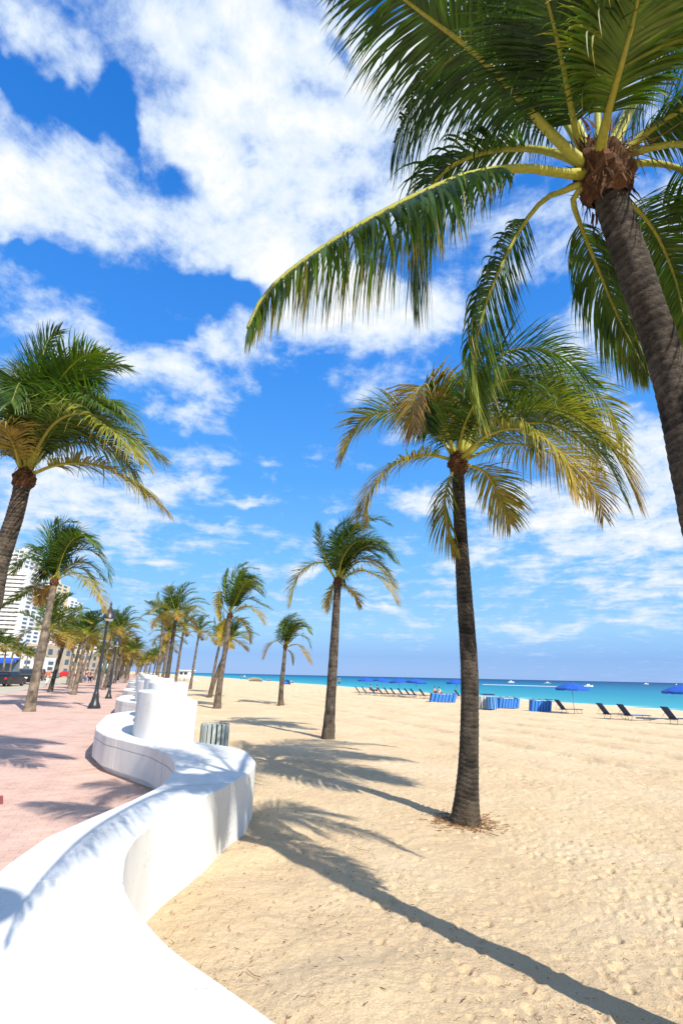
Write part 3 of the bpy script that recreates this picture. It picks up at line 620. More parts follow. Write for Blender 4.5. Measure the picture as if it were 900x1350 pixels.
# --- A: the big palm on the right
def PP(lst): return [D(x,y,Y) for x,y,Y in lst]
cA=D(787,222,2.42)
palA=empty('palm_tree',(0,0,0)); lab(palA,'largest palm tree, its thick ringed trunk leaning in from the right edge')
baseA=np.array([1.95,3.05,-.2])
trunk(palA,[baseA,np.array([2.02,2.75,.9]),D(916,650,2.62),D(895,548,2.58),D(872,458,2.55),D(838,362,2.49),D(800,250,2.43)],.110,.092,.9,n=40,seed=5,nseg=420,flare=.35,tone=.42)
crown_heart(palA,cA+np.array([0.02,0,-.03]),.128,.46,strips=260,seed=4,tilt=(-.12,0))
def c_(*l): return PP(l)
FA=[ # path, kwargs
 (c_((745,229,2.36),(690,222,2.2),(620,230,2.0),(540,262,1.75),(460,305,1.5),(385,355,1.2),(345,395,1.02),(327,432,.92)),dict(L_=.55,n=125,yell=.05,tipy=.2,grav=.62,spread=.45,lift=-.3,width=.028,r0=.026,tipbrown=.5,bare=.15,shape=lambda v:(.45+.55*min(v/.3,1))*(1-.86*max(0,(v-.35)/.65)**1.05))),
 (c_((748,208,2.45),(700,196,2.55),(640,200,2.6),(590,222,2.65),(560,262,2.7),(548,330,2.75),(545,385,2.75)),dict(L_=.75,n=90,yell=.04,tipy=.1,grav=.5,spread=.6,lift=-.1,width=.034,r0=.026,tipbrown=.3)),
 (c_((752,202,2.34),(715,165,2.27),(675,118,2.22),(620,65,2.15),(560,20,2.1),(500,-25,2.05),(440,-60,2.0)),dict(L_=.62,n=120,yell=.06,tipy=.08,grav=.30,spread=.95,lift=-.05,width=.03,r0=.032,bare=.1)),
 (c_((748,250,2.46),(718,262,2.6),(688,298,2.75),(660,350,2.8),(637,410,2.85),(626,470,2.85),(632,548,2.85)),dict(L_=.5,n=95,yell=.06,tipy=.2,grav=.40,spread=.8,lift=-.1,width=.026,r0=.018,tipbrown=.3,bare=.12,wind=(.1,0,0))),
 (c_((762,185,2.36),(750,130,2.15),(738,70,1.95),(722,5,1.8),(700,-70,1.6)),dict(L_=.55,n=100,yell=.04,tipy=.0,grav=.2,spread=1,lift=.25,width=.028,r0=.024,bare=.1)),
 (c_((792,190,2.25),(803,140,2.05),(820,80,1.85),(838,10,1.7),(850,-70,1.5)),dict(L_=.55,n=100,yell=.2,tipy=.1,grav=.28,spread=1,lift=.0,width=.03,r0=.032,bare=.22)),
 (c_((828,196,2.38),(860,168,2.3),(905,140,2.2),(960,120,2.15),(1040,130,2.0)),dict(L_=.55,n=90,yell=.12,tipy=.1,grav=.42,spread=.9,lift=-.1,width=.03,r0=.03,bare=.1)),
 (c_((822,262,2.55),(850,288,2.9),(880,330,3.2),(900,390,3.4),(912,450,3.5)),dict(L_=.75,n=70,yell=.05,tipy=.25,grav=.22,spread=1,lift=.2,width=.032,r0=.018)),
 (c_((755,262,2.5),(770,310,2.8),(790,360,3.0),(815,420,3.1),(852,492,3.1)),dict(L_=.5,n=70,yell=.1,tipy=.2,grav=.7,spread=.6,lift=-.2,width=.028,r0=.018,bare=.05)),
 (c_((765,195,2.5),(715,120,2.6),(650,70,2.65),(590,80,2.65),(545,140,2.65),(520,190,2.6)),dict(L_=.8,n=80,yell=.0,tipy=.05,grav=.35,spread=1,lift=0,width=.036,r0=.024)),
 (c_((770,185,2.5),(730,90,2.5),(690,10,2.5),(640,-40,2.45),(570,-60,2.4)),dict(L_=.8,n=80,yell=.0,tipy=.0,grav=.3,spread=1,lift=.1,width=.036,r0=.024)),
 (c_((805,185,2.6),(850,110,3.0),(910,70,3.4),(980,80,3.8),(1040,130,4)),dict(L_=.7,n=80,yell=.02,tipy=.1,grav=.4,spread=1,lift=0,width=.034,r0=.022)),
 (c_((788,180,2.5),(786,90,2.7),(790,0,2.9),(800,-100,3.0)),dict(L_=.7,n=80,yell=.0,tipy=.0,grav=.22,spread=1,lift=.1,width=.034,r0=.022)),
 (c_((812,190,2.5),(840,130,2.6),(880,60,2.6),(930,-10,2.6),(990,-60,2.6)),dict(L_=.65,n=90,yell=.05,tipy=.05,grav=.3,spread=1,lift=.1,width=.032,r0=.024)),
 (c_((828,215,2.45),(900,225,2.6),(980,290,2.8),(1040,400,2.9),(1070,520,2.9)),dict(L_=.6,n=80,yell=.05,tipy=.1,grav=.4,spread=1,lift=0,width=.032,r0=.022)),
 (c_((825,205,2.4),(900,190,2.3),(1000,220,2.2),(1080,320,2.1),(1120,450,2.1)),dict(L_=.6,n=80,yell=.05,tipy=.1,grav=.4,spread=1,lift=0,width=.032,r0=.022)),
 (c_((815,262,2.5),(838,275,2.7),(865,310,2.9),(890,370,3.0),(905,440,3.0)),dict(L_=.6,n=70,yell=.08,tipy=.2,grav=.25,spread=1,lift=.1,width=.03,r0=.018)),
]
for i,(P,k) in enumerate(FA):
    q0_=cA+np.array([0,0,-.05]); P=[q0_+(P[0]-q0_)*.3]+P
    k=dict(k); k['n']=int(k['n']*1.75); k['width']*=.64; k['L_']*=1.1; k['grav']*=1.15; k['bare']=max(k.get('bare',.12),.15)+.09; k['r0']*=1.15; add_frond(palA,P,np.zeros(3),seed=100+i,seg=7,**k)
# flower stalk and young spear beside the heart
mb=MB(); q0=D(775,195,2.35)
for i in range(26):
    rn=random.Random(i); p=D(800+rn.uniform(-15,25),205,2.36); P=[p]; d=np.array([rn.uniform(-.4,.9),rn.uniform(-.4,.2),rn.uniform(.2,1)])
    for k in range(6): p=p+d*.045; d=d+np.array([rn.gauss(0,.35),rn.gauss(0,.3),-.22]); P.append(p)
    mb.tube(P,.0035,4,c=(.20,.13,.06))
mb.build('flower_stalk',M['fibre'],palA,col=True)

# --- B: the palm standing in the sand
def custom(crown,base,fr,label,r0,r1,seed,rings=1.0,n=24,nseg=200,mid=None,hr=.2,hh=.5,Lf=.7,nl=70,seg=4,group=None,width=.03,base_f=1.45,tone=1.0,flare=.5,strips=60,fill=7):
    Y=base[1] if not isinstance(base,tuple) else base[1]
    root=empty('palm_tree',tuple(base)); lab(root,label,group); o=np.array(base)
    c=D(crown[0],crown[1],crown[2])
    P=[base-np.array([0,0,.12])]+[D(*q) for q in (mid or [])]+[c]
    trunk(root,[p-o for p in P],r0,r1,rings,n=n,base=base_f,seed=seed,nseg=nseg,tone=tone,flare=flare)
    crown_heart(root,c-o+np.array([0,0,hh*.05]),hr*.68,hh*1.1,strips=strips,seed=seed)
    fr=list(fr); rr=random.Random(seed+500); up=[f for f in fr if min(q[1] for q in f[0])<crown[1]-14 and f[1].get('yell',0)<.32]
    def rs_(pl,m=5):
        a=np.array(pl,float); u=np.linspace(0,len(a)-1,m); return np.stack([np.interp(u,range(len(a)),a[:,j]) for j in range(3)],1)
    for _ in range(fill):
        f,g_=rr.sample(up,2); w_=rr.uniform(.25,.75); q=rs_(f[0])*w_+rs_(g_[0])*(1-w_); dz=rr.uniform(-1,1)*.12*crown[2]**.5
        for j in range(5): q[j,2]+=dz*j/2; q[j,0]+=rr.uniform(-1,1)*j*.8
        fr.append(([tuple(v) for v in q],dict(yell=rr.choice((0,.03,.1)),tipy=rr.choice((.05,.1,.25)),grav=.4)))
    for i,(pl,k) in enumerate(fr):
        kk=dict(L_=Lf,n=nl,seg=seg,width=width,seed=seed*50+i); kk.update(k); kk['n']=int(kk['n']*1.5); kk['L_']*=(1.2 if kk['L_']>.6*Lf/.7 else 1.5); kk['grav']=kk.get('grav',.3)*1.15
        add_frond(root,[D(x,y,crown[2]+dy)-np.array([0,0,0]) for x,y,dy in pl],o,**kk)
    return root
WN=(.16,.02,0)
baseB=G(611,1084,-.1)
FB=[([(612,603,0),(650,562,-.2),(700,538,-.5),(755,548,-.8),(805,590,-1),(838,655,-1.1)],dict(yell=.12,tipy=.58,grav=.40,L_=.95,tipbrown=.6,n=95,spread=.8)),
 ([(610,600,0),(640,530,.1),(690,482,.2),(745,490,.3),(800,535,.3),(825,590,.3)],dict(yell=.08,tipy=.4,grav=.35,L_=.8,tipbrown=.6)),
 ([(608,600,0),(618,530,0),(650,475,-.2),(700,458,-.3),(755,478,-.5),(785,510,-.5)],dict(yell=.04,tipy=.12,grav=.3,L_=.8)),
 ([(605,600,.1),(604,545,.2),(608,500,.3),(625,470,.4),(660,460,.4)],dict(yell=.0,tipy=.05,grav=.3,L_=.7,wind=WN)),
 ([(598,600,0),(585,560,-.3),(570,522,-.5),(556,508,-.7),(545,530,-.8),(545,570,-.8)],dict(yell=.38,tipy=.35,grav=.5,L_=.55,tipbrown=.8,n=50)),
 ([(597,602,0),(570,565,.1),(520,542,.2),(475,556,.3),(447,605,.3)],dict(yell=.12,tipy=.35,grav=.35,L_=.55,tipbrown=.6)),
 ([(596,606,0),(560,600,-.2),(515,615,-.4),(485,655,-.5),(482,690,-.5)],dict(yell=.28,tipy=.3,grav=.4,L_=.5,tipbrown=.5)),
 ([(600,615,0),(588,645,-.1),(586,685,-.1),(600,725,-.1)],dict(yell=.35,tipy=.15,grav=.5,L_=.42,spread=.5,n=45)),
 ([(612,612,0),(638,622,.2),(656,650,.3),(672,690,.3)],dict(yell=.3,tipy=.25,grav=.35,L_=.5,n=50)),
 ([(612,606,0),(670,585,.4),(730,600,.7),(780,640,.9),(795,680,1)],dict(yell=.15,tipy=.6,grav=.45,L_=.85,tipbrown=.7)),
 ([(608,604,-.1),(640,575,-.6),(690,565,-1.1),(740,600,-1.5),(760,650,-1.6)],dict(yell=.18,tipy=.4,grav=.45,L_=.6,tipbrown=.6)),
 ([(606,600,.1),(630,540,.6),(670,500,1.1),(720,500,1.6),(760,540,1.9)],dict(yell=.0,tipy=.1,grav=.35,L_=.8)),
 ([(604,598,0),(612,560,-.5),(635,520,-.9),(675,500,-1.3),(720,515,-1.6)],dict(yell=.05,tipy=.1,grav=.35,L_=.65)),
 ([(600,600,.1),(590,560,.5),(585,525,.9),(600,495,1.2)],dict(yell=.02,tipy=.05,grav=.25,L_=.6,wind=WN,n=50)),
 ([(606,602,.1),(650,555,.9),(705,540,1.5),(765,575,2),(790,625,2.2)],dict(yell=.2,tipy=.3,grav=.4,L_=.75,tipbrown=.6)),
 ([(608,600,0),(635,555,.3),(680,520,.5),(735,522,.6),(785,560,.6)],dict(yell=.04,tipy=.2,grav=.35,L_=.8)),
]
palB=custom((603,612,7.2),baseB,FB,'tall slender palm tree in the open sand, wide crown with browning fronds',.128,.088,11,mid=[(617,1010,7.2),(618.5,890,7.2),(611.5,780,7.2),(605.5,680,7.2)],nseg=330,n=28,hr=.17,hh=.35,base_f=1.7,flare=.33,tone=.38,nl=75,fill=6)

# --- C: left edge palm
baseC=np.array([-6.35,7.6,-.0])
FC=[([(35,620,0),(42,560,0),(50,500,0),(62,452,0),(78,436,0)],dict(yell=.02,tipy=.08,grav=.18,L_=.62,n=80,wind=(.12,0,.05))),
 ([(38,618,0),(65,560,.1),(100,505,.2),(140,480,.3),(170,485,.3)],dict(yell=.03,tipy=.1,grav=.22,L_=.7,wind=WN)),
 ([(38,618,0),(68,570,-.2),(105,530,-.4),(145,530,-.6),(182,565,-.7)],dict(yell=.1,tipy=.2,grav=.3,L_=.7)),
 ([(40,620,0),(72,580,.2),(120,560,.4),(170,575,.6),(220,607,.7)],dict(yell=.08,tipy=.3,grav=.35,L_=.65,tipbrown=.4)),
 ([(42,625,0),(80,612,-.1),(130,614,-.2),(180,640,-.2),(221,674,-.2)],dict(yell=.3,tipy=.25,grav=.5,L_=.5,n=85,tipbrown=.4,spread=.6)),
 ([(28,620,0),(20,590,-.3),(5,565,-.6),(-20,570,-.8),(-35,610,-.9)],dict(yell=.45,tipy=.25,grav=.45,L_=.5,tipbrown=.4)),
 ([(30,618,0),(15,560,-.1),(-10,510,-.2),(-50,490,-.3),(-90,510,-.3)],dict(yell=.2,tipy=.2,grav=.3,L_=.6)),
 ([(34,615,.1),(36,560,.4),(55,510,.7),(95,480,1.0),(130,490,1.2)],dict(yell=.0,tipy=.05,grav=.25,L_=.8)),
 ([(36,615,0),(55,550,-.3),(80,500,-.6),(110,470,-.8),(140,465,-.9)],dict(yell=.08,tipy=.2,grav=.22,L_=.6,wind=WN)),
 ([(38,620,0),(75,590,.5),(125,585,.9),(165,610,1.2),(190,650,1.3)],dict(yell=.1,tipy=.2,grav=.4,L_=.65)),
 ([(34,618,0),(50,575,.2),(75,545,.3),(110,540,.4),(145,560,.4)],dict(yell=.0,tipy=.1,grav=.4,L_=.75)),
 ([(28,618,0),(10,590,.4),(-20,580,.7),(-60,600,.9)],dict(yell=.05,tipy=.15,grav=.4,L_=.7)),
 ([(36,616,0),(70,560,-.5),(110,545,-.9),(150,570,-1.2),(190,610,-1.4)],dict(yell=.12,tipy=.3,grav=.4,L_=.6,tipbrown=.3)),
 ([(33,616,0),(40,570,.3),(48,520,.4),(70,480,.5),(100,470,.5)],dict(yell=.0,tipy=.1,grav=.3,L_=.75,wind=WN)),
]
palC=custom((32,632,7.5),baseC,FC,'palm tree cut by the left edge, trunk curving out of frame, bushy green crown',.16,.115,13,mid=[(-35,850,7.55),(0,740,7.5),(20,680,7.5)],nseg=260,n=26,hr=.19,hh=.32,tone=.48,strips=50,fill=10)

# --- E, G, F, D with their own crowns
FE=[([(447,760,0),(455,725,.1),(470,697,.2),(495,685,.3),(515,692,.3)],dict(yell=.05,tipy=.1)),
 ([(446,760,0),(448,722,0),(455,695,-.2),(472,680,-.3),(490,684,-.4)],dict(yell=.0,tipy=.05)),
 ([(444,760,0),(438,728,.2),(442,700,.4),(460,685,.6)],dict(yell=.0,tipy=.05,wind=WN)),
 ([(440,760,0),(428,735,-.2),(420,710,-.4),(417,690,-.5)],dict(yell=.05,tipy=.1,L_=.35,n=40,wind=(.05,0,.05))),
 ([(441,762,0),(425,742,.1),(403,748,.2),(388,768,.3),(381,800,.3)],dict(yell=.3,tipy=.15,L_=.5)),
 ([(449,762,0),(470,742,.2),(490,742,.4),(508,755,.5),(522,775,.6)],dict(yell=.3,tipy=.3)),
 ([(449,764,0),(475,752,-.3),(497,760,-.6),(515,778,-.8),(524,795,-.9)],dict(yell=.36,tipy=.25)),
 ([(448,760,0),(468,730,-.3),(488,715,-.5),(510,722,-.7),(525,742,-.8)],dict(yell=.12,tipy=.2)),
 ([(447,760,.1),(465,720,.6),(485,706,1.0),(508,716,1.3)],dict(yell=.02,tipy=.1)),
 ([(443,766,0),(436,778,.1),(432,795,.2),(430,806,.2)],dict(yell=.4,tipy=.2,L_=.3,n=30)),
 ([(448,766,0),(458,775,.1),(468,785,.2),(474,800,.2)],dict(yell=.45,tipy=.2,L_=.35,n=30)),
 ([(446,760,0),(462,735,.0),(480,725,.1),(502,735,.1)],dict(yell=.03,tipy=.15)),
 ([(446,760,0),(452,735,-.6),(468,715,-1),(490,712,-1.3)],dict(yell=.03,tipy=.1))]
baseE=G(432,974,sandz(5)); YE=baseE[1]
palE=custom((445,768,YE),baseE,FE,'mid-sized palm tree on the beach between the bin and the blue parasols',.155,.11,17,mid=[(436,920,YE),(441,840,YE)],rings=.9,n=18,nseg=130,hr=.16,hh=.3,Lf=.62,tone=.5,nl=52,seg=3,width=.034,strips=30,base_f=1.5)
baseF=G(370,930,sandz(8)); YF=baseF[1]
FF=[([(377,850,0),(380,832,.1),(388,818,.2),(400,816,.3)],{}),([(376,850,0),(374,830,.1),(378,815,.2),(390,808,.3)],{}),
 ([(378,851,0),(392,838,.2),(404,842,.3),(410,855,.3)],dict(yell=.15)),([(378,853,0),(392,850,-.3),(402,860,-.5),(410,875,-.6)],dict(yell=.45,tipy=.3)),
 ([(375,852,0),(365,845,0),(354,852,.1),(347,868,.1)],dict(yell=.55,tipy=.2)),([(376,851,0),(368,835,.4),(372,820,.8),(385,812,1)],{}),
 ([(378,852,0),(390,830,-.5),(402,826,-.8),(411,836,-1)],dict(yell=.08)),([(377,855,0),(384,862,.1),(386,875,.1)],dict(yell=.5,L_=.35)),([(377,850,0),(386,828,.4),(398,822,.8),(408,828,1)],dict(yell=.02))]
palF=custom((376,853,YF),baseF,FF,'smallest palm tree of the open beach, short, with a drooping rusty frond',.15,.10,19,mid=[(371,905,YF),(374,875,YF)],rings=.6,n=12,nseg=60,hr=.16,hh=.3,Lf=.6,nl=36,seg=3,width=.045,strips=16,tone=.6,base_f=1.5)
baseG=G(286,934,sandz(4)); YG=baseG[1]
FG=[([(304,806,0),(310,780,0),(322,762,.1),(340,768,.2),(350,780,.2)],{}),([(303,806,0),(304,775,.2),(312,752,.3),(325,742,.3)],{}),
 ([(302,806,0),(297,785,.1),(296,765,.2),(300,750,.2)],dict(L_=.4)),([(305,808,0),(325,790,.2),(342,795,.3),(358,803,.3)],dict(yell=.15,tipy=.2)),
 ([(305,810,0),(325,800,-.4),(340,808,-.7),(349,822,-.8)],dict(yell=.4,tipy=.2)),([(300,808,0),(290,795,0),(291,780,.1),(288,800,.1),(290,818,.1)],dict(yell=.35,tipy=.2,L_=.4)),
 ([(304,808,0),(318,775,-.5),(332,760,-.8),(345,765,-1)],dict(yell=.05)),([(303,806,0),(312,770,.6),(326,750,1),(340,750,1.2)],{}),
 ([(304,812,0),(318,818,.3),(328,832,.4),(330,846,.4)],dict(yell=.4)),([(301,812,0),(294,825,.2),(291,842,.2)],dict(yell=.4,L_=.4)),([(304,806,0),(318,785,.0),(332,776,.1),(348,786,.1)],{}),([(304,806,0),(311,790,-.3),(316,765,-.6),(322,750,-.8)],{})]
palG=custom((303,812,YG),baseG,FG,'windswept palm tree nearest behind the slatted bin, trunk leaning right',.16,.11,23,mid=[(290,900,YG),(298,850,YG)],rings=.6,n=14,nseg=80,hr=.18,hh=.35,Lf=.7,nl=44,seg=3,width=.05,strips=20,tone=.75,base_f=1.5)
baseD=G(39,938,0); YD=baseD[1]
FD=[([(74,762,0),(82,725,0),(98,705,.2),(120,712,.3),(138,735,.3)],{}),([(73,762,0),(74,720,.2),(82,692,.3),(100,688,.4)],{}),([(72,762,0),(66,725,.1),(66,700,.3),(76,686,.3)],{}),
 ([(75,762,0),(95,730,.3),(118,725,.5),(140,745,.6),(146,770,.6)],{}),([(75,764,0),(100,755,-.3),(120,770,-.6),(135,792,-.8),(137,805,-.8)],dict(yell=.3,tipy=.35)),
 ([(70,764,0),(55,745,0),(35,735,.2),(17,755,.2)],dict(yell=.15,tipy=.1)),([(70,768,0),(60,755,-.3),(52,752,-.4),(48,768,-.5)],dict(yell=.55,tipy=.05,L_=.45)),
 ([(69,768,0),(50,772,.2),(25,785,.4),(3,800,.5)],dict(yell=.08,tipy=.1,L_=.4,grav=.5)),([(72,770,0),(60,778,.2),(52,795,.2)],dict(yell=.6,tipy=.2,L_=.5)),
 ([(74,762,0),(88,722,-.6),(108,706,-1),(128,720,-1.3)],{}),([(74,762,0),(84,715,.8),(104,700,1.4),(124,712,1.7)],{}),([(75,763,0),(98,742,.0),(120,745,.1),(138,765,.1)],dict(yell=.05)),
 ([(75,764,0),(92,750,.8),(112,752,1.2),(130,778,1.5)],dict(yell=.15,tipy=.2)),([(73,762,0),(80,735,-.3),(92,715,-.5),(112,715,-.6)],{})]
palD=custom((72,768,YD),baseD,FD,'leftmost foreground pavement palm, grey trunk in the pink paving, big crown',.19,.12,29,mid=[(50,880,YD),(63,815,YD)],rings=.7,n=16,nseg=90,hr=.2,hh=.4,Lf=.85,nl=50,seg=3,width=.05,strips=25,tone=1.05,base_f=1.35)

# --- generic wind-blown crowns for the palms farther off
def sim_frond(az,el,le,rn,gr=.9,wn=1.0):
    d=np.array([math.cos(az)*math.cos(el),math.sin(az)*math.cos(el),math.sin(el)]); p=np.zeros(3)+d*.05; P=[p.copy()]; n=7
    for k in range(n):
        p=p+d*le/n; P.append(p.copy()); f=(k+1)/n
        d=d+np.array([.26*wn*f,.02,-.30*gr*f*1.2]); d/=np.linalg.norm(d)
    return P
def crown_proto(seed,nf=15,ylw=0.0):
    rn=random.Random(seed); lst=[]
    for i in range(nf):
        u=i/(nf-1); el=R_(82-92*u+rn.uniform(-6,6)); az=i*2.399+rn.uniform(-.2,.2); le=rn.uniform(2.0,2.6)*(1 if u<.8 else .8)
        y=(.0 if u<.45 else (u-.45)*.72)+ylw
        lf,st=frond_mesh(sim_frond(az,el,le,rn,.7+.5*u),L_=.80,n=44,yell=y,tipy=.2+.15*u,grav=.3,wind=WN,width=.06,seed=seed*99+i,seg=2,r0=.035,spread=.9)
        b=len(lf.v); lf.add(st.v,st.f,st.c); me=lf.build('frond',M['leaf'],None,col=True); lst.append(me)
    return lst
protos=[crown_proto(s,nf,yl) for s,nf,yl in ((31,17,.0),(37,15,.05),(41,18,.08))]
used=set()
def generic(base,crown,k,label,group=None,tone=1.1,scale=1.0,r=.15,far=False):
    root=empty('palm_tree',tuple(base)); lab(root,label,group); b=np.array(base); c=np.array(crown)
    mid=b+(c-b)*.5+np.array([-.03,0,0])*(c[0]-b[0])*2
    trunk(root,[np.array([0,0,-.15]),mid-b,c-b],r,r*.68,.4,n=8 if far else 12,seed=k+3,nseg=14 if far else 40,tone=tone)
    pr=protos[k%3]; rz=random.Random(k).uniform(-.35,.35)
    for i,fo in enumerate(pr):
        if (k%3) in used: o=fo.copy(); COL.objects.link(o)
        else: o=fo
        o.parent=root; o.location=tuple(c-b); o.rotation_euler=(0,0,rz); o.scale=(scale,)*3
    used.add(k%3)
    return root
def at_px(bx,cx,cy,Y,z0):
    b=D(bx,900,Y); b[2]=z0; return b,D(cx,cy,Y)
BR=[ # base x, crown x,y, Y, label
 (278.5,291,842,51,'thin palm behind the windswept one, trunk base on bare sand, far from the wall'),
 (251.5,263,833,60,'slim palm just right of the raised white wall block, bare sand round its base'),
 (219,233,808,33,'tall dark-trunked palm rising right behind the stepped white wall block'),
 (206,217,815,40,'palm left of the tall dark-trunked one behind the wall, with a loose upright frond'),
 (231,243,826,52,'yellowing palm trunk standing between the tall dark-trunked palm and the slim one'),
 (213,224,836,46,'low-crowned palm peeking between two taller trunks behind the white wall'),
 (277,305,842,40,'short-crowned palm with yellow fronds half behind the windswept beach palm')]
for i,(bx,cx,cy,Y,l) in enumerate(BR):
    b,c=at_px(bx,cx,cy,Y,-.15); generic(b,c,i,l,'palms in the sand row behind the wall',tone=.8 if i!=2 else .45,scale=.92)
BLt=[ (47.5,65,830,30,'slim grey palm just behind the leftmost pavement palm'),
 (68,88,838,41.5,'dark-trunked pavement palm in front of the red car'),
 (100,115,838,37.5,'grey-trunked pavement palm with old orange fronds, left of the near lamp post'),
 (93,108,842,49,'pavement palm directly behind the grey-trunked one left of the lamp'),
 (90,98,850,62,'smaller dark pavement palm where the crowd walks')]
for i,(bx,cx,cy,Y,l) in enumerate(BLt):
    b,c=at_px(bx,cx,cy,Y,0); generic(b,c,i+1,l,'palms in the pavement row',tone=.95 if i!=1 else .5,scale=1.0,r=.16)
# rows running off into the distance on both sides of the wall
rn=random.Random(5); cnt=0
for row,(s0,t0,t1,dtt,z) in enumerate([(2.6,74,330,11.5,-.15),(-3.4,44,330,9.5,0),(-6.8,72,330,10.0,0),(-1.6,75,330,11,0)]):
    t=t0
    while t<t1:
        s=s0+rn.uniform(-.5,.5)+(-.012*(t-20)); b=W(s,t,z); hgt=rn.uniform(4.3,5.9); lean=rn.uniform(.3,.9); c=b+np.array([lean,0,hgt])
        nm={0:'palm in the endless far row seaward of the white walls',1:'palm in the far pavement row left of the white walls',2:'palm in the far kerbside row, crowns merging above the crowd',3:'palm in the far row hard against the white walls'}[row]
        generic(b,c,cnt,nm,nm.replace('palm in','palms in'),tone=.85,scale=rn.uniform(.95,1.15),far=t>60); cnt+=1
        t+=dtt*rn.uniform(.8,1.2)
# street-side palms at the left edge
for i,(bx,cx,cy,Y) in enumerate([(2,9,852,75),(11,18,858,82),(22,28,860,95),(31,37,864,110),(-8,-2,850,70),(38,43,866,125),(50,54,868,150)]):
    b,c=at_px(bx,cx,cy,Y,.03); generic(b,c,i,['first street palm across the road, at the left edge above the black car','second street palm across the road, left of the black SUV roof','street palm across the road above the black SUV','street palm across the road just right of the black SUV','street palm across the road cut by the left edge','small street palm across the road in front of the hotel awnings','farthest small street palm before the turquoise awning'][i],'palms across the road',tone=1.2,scale=.95,far=True)

# ------------------------------------------------------------------ lamp posts
def lamp_parts(root,H=4.3):
    b=MB(); b.lathe([(.27,0),(.27,.10),(.24,.12),(.22,.2),(.17,.28),(.15,.42),(.125,.55),(.13,.60),(.10,.66),(.085,.8)],n=16,cap=True)
    b.build('base',M['black'],root,smooth=True,autosm=R_(35))
    p=MB(); prof=[(.085,.78),(.072,1.5),(.055,H-.75),(.07,H-.72),(.07,H-.68),(.05,H-.64),(.05,H-.5)]
    p.lathe(prof,n=12,cap=True); p.build('pole',M['black'],root,smooth=True,autosm=R_(35))
    s=MB(); z=H-.62
    s.lathe([(.34,z-.03),(.345,z),(.30,z+.03),(.27,z+.15),(.21,z+.28),(.13,z+.37),(.09,z+.42),(.10,z+.46),(.06,z+.5),(.065,z+.56),(.04,z+.6),(.06,z+.66),(.045,z+.72),(.012,z+.80),(.0,z+.82)],(.06,0,0),n=20)
    sh=s.build('lamp_shade',M['black'],root,smooth=True,autosm=R_(40))
    g=MB(); g.lathe([(.0,z-.12),(.12,z-.1),(.2,z-.03),(.24,z+.02)],(.06,0,0),n=16); g.build('lamp_glass',M['glass_lamp'],sh,smooth=True)
    a=MB(); a.tube([(0,0,H-.55),(-.02,0,H-.3),(.04,0,H-.12)],.03,8); a.build('bracket',M['black'],root,smooth=True)
lp=empty('street_lamp',tuple(G(124,934,0))); lamp_parts(lp,4.55); tag(lp,'black bell-shaded street lamp nearest, beside the second white wall','street lamp','street lamps along the promenade')
for (bx,by,l) in [(143,921,'second black street lamp, thin, among the white walls behind the nearest one')]:
    o=copy_tree(lp); o.location=tuple(G(bx,by,0)); o.scale=(.74,.74,.80); o['label']=l
for i,t in enumerate([52,75,100]):
    o=copy_tree(lp); o.location=tuple(W(-2.6-.012*t,t,0)); o.scale=(.9,.9,.9); o['label']=['third street lamp, small and dark before the palm row','fourth street lamp, hardly visible in the palm row','fifth street lamp, lost in the distant palm row'][i]
# unseen lamp-shaped caster added behind the viewer for the seat wall's round shadow
la=empty('round_shadow_caster',(-1.83,-.60,0)); tag(la,'unseen lamp-shaped shadow caster, added to drop a round shadow on the seat wall','street lamp')
b=MB(); b.lathe([(.2,0),(.2,.12),(.13,.3),(.1,.5),(.07,.6),(.055,4.6)],n=14,cap=True); b.build('pole',M['black'],la,smooth=True,autosm=R_(35))
b=MB(); b.tube([(0,0,4.5),(.3,0,4.85),(1.2,0,5.0),(2.1,0,4.85),(2.52,-.08,4.5)],.035,8); b.build('arm',M['black'],la,smooth=True)
b=MB(); b.lathe([(.29,-.02),(.29,.0),(.26,.05),(.16,.10),(.05,.14),(.0,.16)],(2.53,-.08,4.35),n=32); b.build('lamp_shade',M['black'],la,smooth=True)  # added disc that gives the round shadow its shape

# ------------------------------------------------------------------ bins
def slat_bin(root,H,R,nsl,m1,m2=None,flare=1.0):
    for k in range(nsl):
        a=2*math.pi*k/nsl; w_=2*math.pi*R/nsl*.66; mm=m1 if (m2 is None or k%2==0) else m2
        b=MB(); b.box((R,0,H/2+.03),(.022,w_,H-.06)); b.build('slat',mm,root,rz=a)
    b=MB(); b.lathe([(R-.03,.06),(R-.03,H-.04),(R-.05,H-.04),(R-.05,.06)],n=24); b.build('liner',M['liner'],root,smooth=False)
    b=MB()
    for z in (.1,H-.1): b.lathe([(R-.028,z),(R-.010,z),(R-.010,z+.03),(R-.028,z+.03),(R-.028,z)],n=28)
    b.build('hoop',M['darkmetal'],root)
bn=empty('litter_bin',tuple(D(281,990,11.2)*np.array([1,1,0])+np.array([0,0,-.16]))); tag(bn,'round grey-green slatted litter bin standing in the sand behind the white wall','litter bin')
slat_bin(bn,.80,.27,18,M['slat'])
b1=empty('barrel_bin',tuple(G(636,935,sandz(21)))); slat_bin(b1,.82,.33,20,M['white'],M['slat']); tag(b1,'white and grey striped round bin on the beach right of the slender palm','litter bin')
b2=empty('barrel_bin',tuple(G(648.5,936,sandz(21)))); slat_bin(b2,.80,.33,20,M['bluepale'],M['bluelt']); tag(b2,'pale blue striped round bin beside the white striped one on the beach','litter bin')

